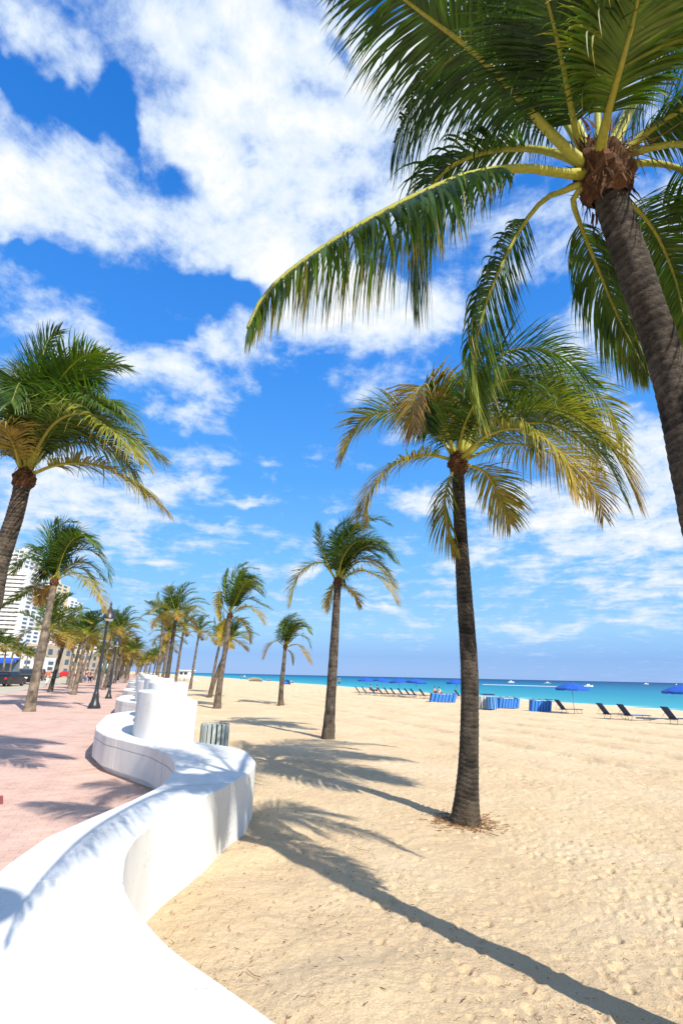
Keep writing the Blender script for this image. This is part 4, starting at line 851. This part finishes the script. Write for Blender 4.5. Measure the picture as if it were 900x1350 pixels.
# ------------------------------------------------------------------ beach chairs, parasols, covered stacks
def lounger(root):
    # local: x along (backrest at -x), y across
    f=MB()
    for y in(-.3,.3): f.tube([(-.25,y,.33),(.3,y,.33),(1.25,y,.32),(1.35,y,.30)],.016,6)
    f.tube([(1.33,-.3,.31),(1.33,.3,.31)],.016,6); f.tube([(-.25,-.3,.33),(-.25,.3,.33)],.016,6)
    f.build('frame',M['darkmetal'],root)
    for x,dx in((-.1,-.12),(1.1,.12)):
        for y in(-.3,.3):
            l=MB(); l.tube([(x,y,.33),(x+dx,y,.0)],.014,6); l.build('leg',M['darkmetal'],root)
        l=MB(); l.tube([(x+dx,-.3,.02),(x+dx,.3,.02)],.012,6); l.build('foot_rail',M['darkmetal'],root)
    s=MB(); s.box((.55,0,.345),(1.5,.56,.018)); s.build('seat',M['navy'],root)
    bk=MB(); th=R_(52)
    bk.box((-.2-.40*math.cos(th),0,.35+.40*math.sin(th)),(.90,.62,.04),tilt=('Y',th)); o=bk.build('backrest',M['navy'],root)
    st=MB()
    for y in(-.29,.29): st.tube([(-.45,y,.68),(-.75,y,.33),(-.1,y,.3)],.012,6)
    st.build('strut',M['darkmetal'],root)
lg=empty('beach_lounger',(0,0,0)); lounger(lg)
TOSEA=math.atan2(nS[1],nS[0])
LO=[(748,941,'single navy lounger under the lone blue parasol'),(806,948,'left one of the pair of navy loungers right of the lone parasol'),(834,950,'right one of the pair of navy loungers, with a pale blue seat towel'),(894,955,'navy lounger cut by the right edge of the picture'),(608,921,'navy lounger half hidden behind the slender palm trunk')]
first=True
def put(proto,first,loc,rz,label,cat,group):
    o=proto if first else copy_tree(proto); o.location=tuple(loc); o.rotation_euler=(0,0,rz); return tag(o,label,cat,group)
LS=.78
FACE=R_(10)
for x,y,l in LO:
    g=G(x,y,sandz(24)); put(lg,first,(g[0]-.1,g[1],sandz(24)),FACE,l,'beach lounger','navy loungers on the sand').scale=(LS,)*3; first=False
xs=[475,484,495,505,513.5,522,532,541,549,561]; nmn=['leftmost','second','third','fourth','fifth','sixth','seventh','eighth','ninth','rightmost']
for i,x in enumerate(xs):
    y=916+(x-475)/86*5.0; g=G(x,y,sandz(24)); put(lg,False,(g[0],g[1],sandz(24)),FACE,f'{nmn[i]} lounger in the long row under the four blue parasols','beach lounger','loungers in the long row').scale=(LS*1.08,)*3
tw=MB(); tw.box((.55*LS,0,.36*LS),(1.3*LS,.5*LS,.012)); g=G(834,950,sandz(24)); tw.build('beach_towel',M['bluelt'],loc=(g[0]-.1,g[1],sandz(24)),rz=FACE,label='pale blue towel spread on the right lounger of the pair',cat='towel')
def parasol(root,Hh=2.05,R=1.15,n=8):
    p=MB(); p.tube([(0,0,-.2),(0,0,Hh+.1)],.02,8); p.build('pole',M['alu'],root,smooth=True)
    c=MB(); m=5
    vs=[(0,0,Hh+.12)];fs=[]
    for j in range(1,m+1):
        f=j/m
        for k in range(n*4):
            a=2*math.pi*k/(n*4); ph=(k%4)/4; sag=.05*math.sin(math.pi*ph)*f; r=R*f*(1-.06*math.sin(math.pi*ph)*f)
            vs.append((r*math.cos(a),r*math.sin(a),Hh+.12-.34*f**1.6-.06*f-sag*.5))
    nn=n*4
    for k in range(nn): fs.append((0,1+k,1+(k+1)%nn))
    for j in range(m-1):
        for k in range(nn): fs.append((1+j*nn+k,1+(j+1)*nn+k,1+(j+1)*nn+(k+1)%nn,1+j*nn+(k+1)%nn))
    b=len(vs)
    for k in range(nn):
        v=vs[1+(m-1)*nn+k]; vs.append((v[0]*1.0,v[1]*1.0,v[2]-.13-.02*(k%2)))
    for k in range(nn): fs.append((1+(m-1)*nn+k,b+k,b+(k+1)%nn,1+(m-1)*nn+(k+1)%nn))
    c.add(vs,fs); cn=c.build('canopy',M['bluefab'],root,smooth=True,autosm=R_(40))
    for k in range(n):
        a=2*math.pi*k/n; r=MB(); r.tube([(.03,0,Hh-.25),(R*.55,0,Hh-.07)],.006,4); r.build('rib',M['alu'],root,rz=a)
    f=MB(); f.lathe([(.03,0),(.035,.03),(.015,.07),(0,.09)],(0,0,Hh+.11),n=8); f.build('finial',M['bluefab'],root)
pa=empty('beach_parasol',(0,0,0)); parasol(pa)
UM=[(757,941,'lone blue parasol shading a single navy lounger',1.0,0),(906,950,'blue parasol cut by the right edge of the picture',1.0,0),(482.5,914,'leftmost of the four blue parasols over the long lounger row',1.0,0),(502,915,'second from left of the four blue parasols over the lounger row',1.05,.1),(527,917,'third from left of the four blue parasols over the lounger row',1.1,-.06),(548,918.5,'rightmost of the four blue parasols over the long lounger row',1.1,.05),(602,920,'blue parasol half hidden by the slender palm trunk',1.1,0)]
for i,(x,y,l,sc,ti) in enumerate(UM):
    g=G(x,y,sandz(25)); o=put(pa,i==0,(g[0],g[1],sandz(25)),i*.3,l,'parasol','blue beach parasols'); o.scale=(sc*.9,sc*.9,.84); o.rotation_euler=(ti,ti*.7,i*.3)
def stack(root,Lh=1.5,seed=0):
    # folded loungers stood in a leaning row under pleated blue covers
    rn=random.Random(seed); nf=7
    for k in range(nf):
        x=-Lh/2+Lh*k/(nf-1)*.92; b=MB(); vs=[];n=9; w_=.62; h=.62+rn.uniform(-.05,.04); ln=.14
        for i in range(n):
            for j in range(4):
                f=j/3; vs.append((x+ln*f+.02*math.sin(i*2.1+k),-w_/2+w_*i/(n-1),.04+h*f))
        for i in range(n):
            for j in range(4):
                f=j/3; vs.append((x+ln*f+.02*math.sin(i*2.1+k)+.17,-w_/2+w_*i/(n-1),.03+(h-.03)*f))
        q=n*4; fs=[]
        for o_ in (0,q):
            for i in range(n-1):
                for j in range(3): a=o_+i*4+j; fs.append((a,a+1,a+5,a+4) if o_ else (a,a+4,a+5,a+1))
        for i in range(n-1): fs.append((i*4+3,q+i*4+3,q+(i+1)*4+3,(i+1)*4+3)); fs.append((i*4,(i+1)*4,q+(i+1)*4,q+i*4))
        for j in range(3): fs.append((j,j+1,q+j+1,q+j)); e=(n-1)*4; fs.append((e+j,q+e+j,q+e+j+1,e+j+1))
        b.add(vs,fs); b.build('cover_panel',M['bluelt'],root)
    t=MB()
    for y in(-.28,.28): t.tube([(-Lh/2-.05,y,.72),(Lh/2+.25,y,.74)],.018,6)
    for x in(-.5,0,.6): t.tube([(x,-.33,.75),(x+.1,.33,.76)],.014,6)
    for x in(-Lh/2,Lh/2):
        for y in(-.28,.28): t.tube([(x,y,0),(x+.1,y,.72)],.016,6)
    t.build('frame',M['darkmetal'],root)
sk=empty('lounger_stack',(0,0,0)); stack(sk)
for i,(x,y,l) in enumerate([(711,938,'leaning stack of blue cabana covers left of the lone parasol'),(668,934,'stack of blue cabana covers just right of the striped bins'),(582,926,'stack of blue cabana covers left of the slender palm trunk')]):
    g=G(x,y,sandz(24)); put(sk,i==0,(g[0],g[1],sandz(24)),[-.05,.1,.0][i],l,'chair stack','covered lounger stacks').scale=([.78,.9,1.3][i],1,1)
b=MB(); b.box((0,0,.9),(.8,.5,.05)); b.box((.1,0,.86),(.7,.5,.04)); g=G(644,934,sandz(21)); b.build('folded_chair',M['navy'],loc=(g[0],g[1]+.2,sandz(21)-.0),rz=.1,label='folded navy chair lying across the tops of the two striped bins',cat='folded chair')

# ------------------------------------------------------------------ people
def skinmesh(name,verts,edges,rad,mt,parent):
    me=bpy.data.meshes.new(name); me.from_pydata(verts,edges,[]); me.materials.append(mt)
    o=bpy.data.objects.new(name,me); COL.objects.link(o); o.parent=parent
    sm=o.modifiers.new('skin','SKIN'); 
    for i,r in enumerate(rad): me.skin_vertices[0].data[i].radius=(r[0],r[1]) if hasattr(r,'__len__') else (r,r)
    me.skin_vertices[0].data[0].use_root=True
    ss=o.modifiers.new('sub','SUBSURF'); ss.levels=1; ss.render_levels=1; sm.use_smooth_shade=True
    return o
def cloth(name,c): return mat(name,c,.8,noise=(9,.2,4))
CL=dict(orange=cloth('orange_cloth',(.75,.16,.04)),navy=cloth('navy_cloth',(.03,.05,.12)),black=cloth('black_cloth',(.02,.02,.022)),white=cloth('white_cloth',(.75,.75,.73)),denim=cloth('denim_cloth',(.08,.14,.28)),red=cloth('red_cloth',(.5,.04,.04)),grey=cloth('grey_cloth',(.2,.2,.22)),teal=cloth('teal_cloth',(.05,.35,.4)))
def person(loc,rz,label,shirt,pants,pose='walk',group=None):
    root=empty('person',tuple(loc),rz); tag(root,label,'person',group)
    if pose=='sit':
        V=[(0,0,.22),(0,.02,.45),(0,.03,.62),(0,.03,.72),(0,.0,.86),(.1,-.35,.42),(.11,-.6,.08),(-.1,-.35,.42),(-.11,-.6,.08),(.2,.03,.6),(.25,-.05,.38),(.2,-.3,.36),(-.2,.03,.6),(-.25,-.05,.38),(-.2,-.3,.36),(0,.01,.94)]
    else:
        st=.22 if pose=='walk' else .03
        V=[(0,0,.92),(0,.0,1.15),(0,.0,1.4),(0,-.01,1.5),(0,-.02,1.6),(.1,-st*.5,.5),(.1,-st*.6,.06),(-.1,st*.3,.5),(-.1,st*1.2,.08),(.2,0,1.38),(.27,.04+st*.3,1.1),(.26,-.03+st*.4,.85),(-.2,0,1.38),(-.27,-.05,1.1),(-.26,-.16,.88),(0,-.02,1.7)]
    E=[(0,1),(1,2),(2,3),(3,4),(4,15),(0,5),(5,6),(0,7),(7,8),(2,9),(9,10),(10,11),(2,12),(12,13),(13,14)]
    Rr=[(.14,.1),(.13,.1),(.16,.1),.055,.095,.075,.045,.075,.045,.055,.042,.032,.055,.042,.032,.075]
    skinmesh('body',V,E,Rr,M['skin'],root)
    sr=[(.155,.115),(.15,.115),(.175,.115)]
    skinmesh('shirt',[V[0],V[1],V[2],V[9],V[12],tuple((np.array(V[9])+np.array(V[10]))/2),tuple((np.array(V[12])+np.array(V[13]))/2)],[(0,1),(1,2),(2,3),(2,4),(3,5),(4,6)],sr+[.068,.068,.06,.06],CL[shirt],root)
    skinmesh('trousers',[V[0],V[5],V[7],tuple(np.array(V[5])*.45+np.array(V[6])*.55),tuple(np.array(V[7])*.45+np.array(V[8])*.55)],[(0,1),(1,3),(0,2),(2,4)],[(.16,.12),.092,.092,.066,.066],CL[pants],root)
    hb=MB(); z=V[15][2]; hb.lathe([(.0,.07),(.06,.055),(.1,.0),(.105,-.06),(.09,-.1)],(V[15][0],V[15][1]+.012,z+.02),n=12); hb.build('hair',M['hair'],root,smooth=True)
    return root
person(G(61,905,0),2.8,'person in an orange shirt and pale shorts walking on the pavement by the kerb','orange','white')
cr=[(104,899,'navy','black','person in a navy top, left edge of the distant crowd on the pavement'),(109,900,'white','denim','person in white top and jeans in the distant crowd on the pavement'),(112.5,901,'navy','denim','person in navy top and jeans, nearest of the distant crowd'),(118,901,'black','black','person all in black walking right of the pavement crowd'),(121,899,'grey','navy','person in grey at the right of the pavement crowd'),(124.5,897,'white','navy','person in white top closest to the near lamp post'),(115,897,'red','black','person in a red top deep in the distant crowd'),(107,896.5,'teal','navy','person in teal at the back of the distant crowd')]
for i,(x,y,s,p_,l) in enumerate(cr): person(G(x,y,0),(i*1.7)%6,l,s,p_,'walk','crowd walking on the promenade')
for i,(x,y,s,p_,po,l) in enumerate([(447,903.5,'navy','black','stand','lone person standing at the water beside the mid-sized palm'),(488,912.5,'red','black','sit','person in red sitting among the loungers, left of two'),(497,913.5,'navy','navy','sit','person in navy sitting among the loungers, right of two'),(573,916,'black','black','sit','person in black sitting on the sand behind the blue stack'),(579,916.5,'white','grey','sit','person in white sitting on the sand behind the blue stack'),(318,896.5,'black','navy','stand','person in black at the water left of the small palm'),(322,896.5,'white','navy','stand','person in white at the water left of the small palm'),(326,897,'navy','black','sit','person in navy sitting at the water left of the small palm'),(357,899,'red','black','sit','person in red sitting by the water just left of the small palm'),(384,901.5,'teal','navy','sit','person in teal sitting on the sand right of the small palm'),(352,898.5,'grey','black','sit','person in grey sitting by the water left of the person in red')]):
    g=G(x,y,-.42); person(g,(i*2.1)%6,l,s,p_,po,'people out on the sand')
# small blue beach tent and a white shade by the water
def tent(loc,mt,label,w_=1.6):
    b=MB(); vs=[]; n=7
    for i in range(n):
        for j in range(6):
            a=math.pi*i/(n-1); f=j/5; r=w_/2*math.cos(f*1.45); vs.append((-math.cos(a)*r, -.1-math.sin(a)*.1+ (f*.9-.4)*w_*.6*0 + math.sin(a)*r*.8, 1.05*math.sin(f*1.5)))
    fs=[(i*6+j,(i+1)*6+j,(i+1)*6+j+1,i*6+j+1) for i in range(n-1) for j in range(5)]
    b.add(vs,fs); root=b.build('beach_tent',mt,loc=loc,smooth=True,label=label,cat='beach tent')
    md=root.modifiers.new('thick','SOLIDIFY'); md.thickness=.02
    return root
tent(tuple(G(378,902.5,-.42)),M['bluelt'],'small blue beach tent on the sand just right of the small palm')
tent(tuple(G(336,898.5,-.45)),M['white'],'white beach shelter low at the waterline left of the small palm',4.5)

# ------------------------------------------------------------------ lifeguard tower
lt=empty('lifeguard_tower',(0,0,0)); g=D(246,886,120); lt.location=(g[0],g[1],-.35); lt.rotation_euler=(0,0,-.3); tag(lt,'white lifeguard tower on stilts far down the beach','lifeguard tower')
b=MB(); b.box((0,0,1.6+.0),(2.3,2.2,1.5)); b.box((0,0,.82),(3.0,3.0,.1)); b.build('cabin',M['white'],lt)
b=MB(); b.prism([(-1.5,-1.4),(1.5,-1.4),(1.5,1.4),(-1.5,1.4)],2.36,2.5,bev=.05); b.build('roof',M['white'],lt)
for x in(-1,1):
    for y in(-1,1): b=MB(); b.box((x,y,.38),(.16,.16,.76)); b.build('leg',M['white'],lt)
for x in(-.55,.55): b=MB(); b.box((x,-1.11,1.75),(.8,.04,.6)); b.build('window',M['glass'],lt)
b=MB(); b.box((2.6,0,.45),(2.6,.9,.06),tilt=('Y',R_(18))); b.build('ramp',M['white'],lt)
b=MB()
for x in(-1.45,1.45): b.tube([(x,-1.45,.87),(x,-1.45,1.5)],.04,6)
b.tube([(-1.45,-1.45,1.5),(1.45,-1.45,1.5)],.04,6); b.build('railing',M['white'],lt)

# ------------------------------------------------------------------ boats
def boat(root,Lb=7,hullm=None):
    h=MB(); secs=[(-.5,.32,0),(-.3,.36,0),(0,.36,0),(.25,.28,.02),(.42,.14,.06),(.5,.02,.1)]; vs=[]
    for x,wd,up in secs: vs+=[(x*Lb,-wd*Lb*.42,.9+up*Lb*.4),(x*Lb,-wd*Lb*.3,.1),(x*Lb,0,-.3),(x*Lb,wd*Lb*.3,.1),(x*Lb,wd*Lb*.42,.9+up*Lb*.4)]
    fs=[(i*5+k,i*5+k+1,(i+1)*5+k+1,(i+1)*5+k) for i in range(5) for k in range(4)]+[(i*5+4,i*5,(i+1)*5,(i+1)*5+4) for i in range(5)]+[(0,4,3,2,1),(25,26,27,28,29)]
    h.add(vs,fs); h.build('hull',M['white'],root)
    c=MB(); c.box((-.2,0,1.35),(Lb*.28,Lb*.16,.9)); c.build('cabin',M['white'],root)
    c=MB(); c.box((-.2,0,2.1),(Lb*.34,Lb*.2,.08)); c.build('canopy',M['navy'],root)
    c=MB(); c.box((Lb*.13,0,1.5),(.05,Lb*.14,.5)); c.build('windscreen',M['glass'],root)
bo=empty('motor_boat',(0,0,-.6)); boat(bo)
for i,(x,y,rz,sc,l) in enumerate([(775,905.5,.1,.9,'small motor boat close in, right of and behind the lone parasol'),(673,900.2,.4,1.2,'tiny boat on the horizon just right of the slender palm trunk'),(851,902.3,0,1.2,'tiny distant boat on the horizon near the right edge'),(721,901.2,2.8,1.0,'tiny boat far out at the right end of the white wake'),(891,903,1.0,1.2,'farthest right tiny boat, on the horizon')]):
    g=G(x,y,-.55); o=put(bo,i==0,(g[0],g[1],-.55),rz,l,'boat','boats out at sea'); o.scale=(sc*.62,)*3
wk=MB(); A=G(637,902.6,-.55); B=G(735,905.4,-.55); vs=[]; n=40
for i in range(n+1):
    p=A+(B-A)*i/n; w_=1.2+1.6*math.sin(math.pi*i/n)+random.uniform(-.5,.5); q=np.array([nS[0],nS[1],0]); vs+=[p-q*w_,p+np.array([0,0,.12]),p+q*w_]
for v in vs: v[2]+=.02
wk.add(vs,[(3*i+k,3*i+3+k,3*i+4+k,3*i+1+k) for i in range(n) for k in range(2)]); wk.build('wake_foam',M['white'],kind='stuff',label='white streak of boat wake on the turquoise water')

# ------------------------------------------------------------------ cars
def car(paint,label,loc,rz,suv=False,Lc=4.6,wd=1.85):
    root=empty('parked_car',tuple(loc),rz); tag(root,label,'car','cars along the road'); Hh=1.75 if suv else 1.42
    wb=.62 if suv else .55
    prof=[(-.5,.35),(-.5,.95 if suv else .8),(-.47,1.02 if suv else .9),(-.40 if not suv else -.46,1.06 if suv else .93),(-.30 if not suv else -.42,Hh-.04),(-.18,Hh),(.05,Hh-.01),(.2,1.02 if suv else .92),(.36,.98 if suv else .84),(.48,.85 if suv else .68),(.5,.6),(.5,.35),(.48,.22),(-.48,.22)]
    b=MB(); vs=[];n=len(prof)
    for y,ins in((-wd/2,1),(-wd/2+.03,0),(wd/2-.03,0),(wd/2,1)):
        for x,z in prof:
            tum=(.16 if z>1.08 else 0)*(1 if y>0 else -1); zz=z-(.02 if ins else 0); vs.append((x*Lc*(.99 if ins else 1),y-tum,zz))
    for j in range(3):
        for k in range(n): b_=(k+1)%n; b.f.append((j*n+k,j*n+b_,(j+1)*n+b_,(j+1)*n+k))
    b.v=vs; b.f+=[tuple(range(n))[::-1],tuple(3*n+k for k in range(n))]; b.c=[(1,1,1)]*len(vs); b.mi=[0]*len(b.f)
    bd=b.build('body',paint,root); bv=bd.modifiers.new('bev','BEVEL'); bv.width=.03; bv.segments=2
    z0=1.08 if suv else .97
    for sg in(-1,1):
        for xa,xb in((-.36,-.14),(-.12,.08)):
            w_=MB(); w_.box(((xa+xb)/2*Lc,sg*(wd/2-.135),(z0+Hh-.1)/2),((xb-xa)*Lc*.94,.02,Hh-.16-z0),tilt=('X',sg*-.0)); w_.build('side_window',M['glass'],root)
    w_=MB(); w_.box(((-.445 if suv else -.355)*Lc,0,(z0+Hh-.1)/2+.02),(.03,wd*.74,Hh-.2-z0),tilt=('Y',R_(12 if suv else 45))); w_.build('rear_window',M['glass'],root)
    w_=MB(); w_.box((.135*Lc,0,(z0+Hh-.1)/2+.02),(.03,wd*.74,(Hh-.12-z0)*1.5),tilt=('Y',R_(-55))); w_.build('windscreen',M['glass'],root)
    for sg in(-1,1):
        t=MB(); t.box((-.5*Lc-.0,sg*wd*.41,.85 if suv else .76),(.05,.22,.2)); t.build('tail_light',M['lamp_red'],root)
        t=MB(); t.box((.488*Lc,sg*wd*.38,.72 if suv else .64),(.06,.3,.13)); t.build('headlight',M['lamp_clear'],root)
        for x in(-.31,.32):
            t=MB(); R=.35 if suv else .32
            prof2=[(R-.12,-.1),(R-.02,-.11),(R,-.07),(R,.07),(R-.02,.11),(R-.12,.1)]
            vs=[];nn=20
            for r_,yy in prof2:
                for k in range(nn): a=2*math.pi*k/nn; vs.append((x*Lc+r_*math.cos(a),sg*(wd/2-.1)+yy,R+r_*math.sin(a)))
            t.add(vs,[(i*nn+k,i*nn+(k+1)%nn,(i+1)*nn+(k+1)%nn,(i+1)*nn+k) for i in range(5) for k in range(nn)])
            ty=t.build('wheel',M['tyre'],root,smooth=True)
            t=MB(); t.tube([(x*Lc,sg*(wd/2-.19),R),(x*Lc,sg*(wd/2+.0),R)],R-.11,14); t.build('rim',M['rim'],ty)
    t=MB(); t.box((-.5*Lc-.03,0,.72 if suv else .6),(.02,.32,.15)); t.build('number_plate',M['plate'],root)
    t=MB(); t.box((-.495*Lc,0,.38),(.14,wd*.96,.2)); t.build('bumper',M['carblack'] if suv else paint,root)
    return root
ROAD=-.046
g=G(27,902,ROAD); car(M['carblack'],'black SUV seen from behind, parked near the left edge',(g[0]-.3,g[1]+1.6,ROAD),PROM+.12,True,4.7,1.95)
g=G(2,905,ROAD); car(M['carblack'],'dark saloon car cut by the left edge, in front of the black SUV',(g[0]-.6,g[1]+1.8,ROAD),PROM-.2,False,4.6,1.85)
g=G(85,893,ROAD); car(M['carred'],'red car farther up the road behind the pavement palms',(g[0],g[1],ROAD),PROM+1.1,False)
g=G(70,894,ROAD); car(M['carsilver'],'silver car beside and left of the red car up the road',(g[0],g[1],ROAD),PROM,False)
g=G(96,890.5,ROAD); car(M['carwhite'],'white van-like car farthest up the road',(g[0],g[1],ROAD),PROM,True)
g=G(50,897,ROAD); car(M['carblack'],'dark SUV between the leftmost palm and the person in orange',(g[0],g[1],ROAD),PROM,True)

# ------------------------------------------------------------------ buildings across the road
M['bwhite']=mat('white_render',(.74,.73,.70),.7,noise=(.2,.08,5)); M['bcream']=mat('cream_render',(.72,.56,.33),.7,noise=(.2,.08,5)); M['bpink']=mat('pink_render',(.62,.42,.36),.7,noise=(.2,.08,5))
M['bglass']=mat('window_glass',(.10,.16,.2),.12,noise=(.7,.4,4)); M['awn']=mat('turquoise_awning',(.08,.45,.45),.7,noise=(2,.2,4)); M['sign']=mat('purple_sign',(.3,.1,.4),.6)
def tower(px0,px1,ytop,Y,mt,label,floors,name='tower_block',curved=False,depth=22,rz=0,wins=5,balc=True):
    a=D(px0,880,Y); b=D(px1,880,Y); t=D((px0+px1)/2,ytop,Y); wd=b[0]-a[0]; cx=(a[0]+b[0])/2; Hh=t[2]
    root=empty(name,(cx,Y+depth/2,0),rz); tag(root,label,'building')
    bd=MB(); bd.box((0,0,Hh/2),(wd*.96,depth,Hh)); bd.box((0,depth*.1,Hh+1.6),(wd*.4,depth*.4,3.2)); bd.build('wall',mt,root)
    fh=Hh/floors
    for i in range(floors):
        z=i*fh+fh*.55
        w_=MB()
        for k in range(wins):
            x=-wd*.44+wd*.88*(k+.5)/wins; w_.box((x,-depth/2-.05,z),(wd*.88/wins*.72,.12,fh*.55))
        for k in range(3):
            y=-depth*.4+depth*.8*(k+.5)/3; w_.box((wd*.48+.05,y,z),(.12,depth*.16,fh*.5))
        w_.build('window_band',M['bglass'],root)
        if balc:
            q=MB()
            if curved:
                P=[(-wd*.47,-depth/2+.1)]+[(-wd*.47+wd*.94*u,-depth/2-.4-2.6*math.sin(math.pi*u)) for u in np.linspace(0,1,13)]+[(wd*.47,-depth/2+.1)]
                q.prism(P,i*fh,i*fh+.28); q.prism([(x,y*1.0-(.02)) for x,y in P],i*fh+.28,i*fh+.30)
                for (x0,y0),(x1,y1) in zip(P[1:-2],P[2:-1]):
                    q.add([(x0,y0,i*fh+.3),(x1,y1,i*fh+.3),(x1,y1,i*fh+1.3),(x0,y0,i*fh+1.3),(x0,y0+.12,i*fh+.3),(x1,y1+.12,i*fh+.3),(x1,y1+.12,i*fh+1.3),(x0,y0+.12,i*fh+1.3)],[(0,1,2,3),(7,6,5,4),(3,2,6,7)])
            else:
                for k in range(wins//2):
                    x=-wd*.4+wd*.8*(k+.5)/(wins//2); q.box((x,-depth/2-.7,i*fh+.15),(wd*.8/wins,1.4,.2)); q.box((x,-depth/2-1.35,i*fh+.7),(wd*.8/wins,.1,.9))
            q.build('balcony',M['bwhite'],root)
    return root
tower(-42,13,752,300,M['bwhite'],'tall white condominium tower with curved balconies at the left edge',24,curved=True,wins=6,depth=26,rz=0)
tower(-22,2,724,330,M['bwhite'],'slimmer stepped white tower top rising behind the curved balconies',26,wins=3,depth=20)
tower(13,45,764,330,M['bcream'],'cream yellow apartment tower right of the white condominium',24,wins=5,depth=26,balc=False)
tower(55,76,790,420,M['bwhite'],'pale tower farther back, right of the cream one',24,wins=5,depth=24)
tower(120,131,840,420,M['bwhite'],'small white block just left of the lamp shade',10,wins=3)
tower(46,68,838,240,M['bpink'],'mid-height pinkish hotel under the cream tower',9,wins=6)
tower(70,88,846,250,M['bcream'],'cream mid-height hotel behind the grey-trunked palms',9,wins=5)
def shop(px0,px1,ytop,Y,label,mt,awn,stor=3):
    a=D(px0,880,Y); b=D(px1,880,Y); t=D((px0+px1)/2,ytop,Y); wd=b[0]-a[0]; cx=(a[0]+b[0])/2; Hh=t[2]; dp=14
    root=empty('hotel_building',(cx,Y+dp/2,0)); tag(root,label,'building')
    bd=MB(); bd.box((0,0,Hh/2),(wd,dp,Hh)); bd.box((0,0,Hh+.3),(wd*1.01,dp*1.02,.6)); bd.build('wall',mt,root)
    fh=Hh/stor
    for i in range(1,stor):
        for k in range(7):
            w_=MB(); w_.box((-wd*.45+wd*.9*(k+.5)/7,-dp/2-.04,i*fh+fh*.5),(wd*.08,.12,fh*.5)); w_.build('window',M['bglass'],root)
    for i in range(0,stor):
        for k in range(3):
            w_=MB(); w_.box((wd/2+.04,-dp*.36+dp*.72*k/2,i*fh+fh*.5),(.12,dp*.16,fh*.55)); w_.build('window',M['bglass'],root)
    w_=MB(); w_.box((0,-dp/2-.05,1.6),(wd*.92,.14,2.6)); w_.build('shop_front',M['bglass'],root)
    aw=MB(); aw.box((0,-dp/2-1.2,3.6),(wd*.9,2.6,.12),tilt=('X',R_(18))); aw.box((0,-dp/2-2.4,3.0),(wd*.9,.08,.5)); aw.build('awning',awn,root)
shop(-20,28,868,120,'low white hotel with dark shop front at the left edge',M['bwhite'],M['bluefab'])
M['bbeige']=mat('beige_render',(.50,.40,.30),.8,noise=(.3,.2,5))
shop(30,58,852,150,'low hotel with turquoise awning behind the black SUV',M['bbeige'],M['awn'])
shop(60,80,858,175,'low hotel with second turquoise awning behind the leftmost palms',M['bcream'],M['awn'])
shop(82,112,862,200,'low beige restaurant building behind the pavement crowd',M['bbeige'],CL['red'])
shop(113,150,870,260,'farthest low white building along the road',M['bwhite'],M['awn'])

# ------------------------------------------------------------------ plant litter on the sand and wall
mb=MB(); rn=random.Random(77)
def bit(x,y,z,le,w_,c):
    a=rn.uniform(0,6.28); P=[np.array([x,y,z])]
    for k in range(3): a+=rn.gauss(0,.35); P.append(P[-1]+np.array([math.cos(a)*le/3,math.sin(a)*le/3,rn.uniform(-.003,.006)]))
    mb.tube(P,w_,4,c=c)
for _ in range(2600):
    y=1.9+rn.random()**1.6*9; x=rn.uniform(-.2*y-.5,.8*y); s=(x-O2[0])*nS[0]+(y-O2[1])*nS[1]; t=(x-O2[0])*dT[0]+(y-O2[1])*dT[1]
    if s<Rs(min(max(t,-13),3.9))+.05 : continue
    if s>1.8 and rn.random()<.75: continue
    z=-.1-.4*max(0,(s-4)/36)+float(sand_relief(np.array([x]),np.array([y]))[0])+.10*math.exp(-((s-.6)/.8)**2)*(float(vnoise(np.array([t/.5]),np.array([s/.6]),9)[0])+.5); c=[(.20,.09,.04),(.12,.06,.03),(.30,.17,.08)][rn.randrange(3)]
    bit(x,y,z+.012,rn.uniform(.008,.035) if rn.random()<.988 else rn.uniform(.08,.2),rn.uniform(.0012,.0026),c)
for _ in range(420):
    a=rn.uniform(0,6.28); r=.17+abs(rn.gauss(0,.16)); x=baseB[0]+r*math.cos(a); y=baseB[1]+r*math.sin(a)
    bit(x,y,-.1+float(sand_relief(np.array([x]),np.array([y]))[0])+.008,rn.uniform(.02,.12),rn.uniform(.0015,.004),[(.20,.09,.04),(.12,.06,.03),(.30,.17,.08)][rn.randrange(3)])
mb.build('plant_litter',M['fibre'],col=True,kind='stuff',label='dry twigs and leaf scraps scattered on the near sand')
print('objects',len(bpy.data.objects))
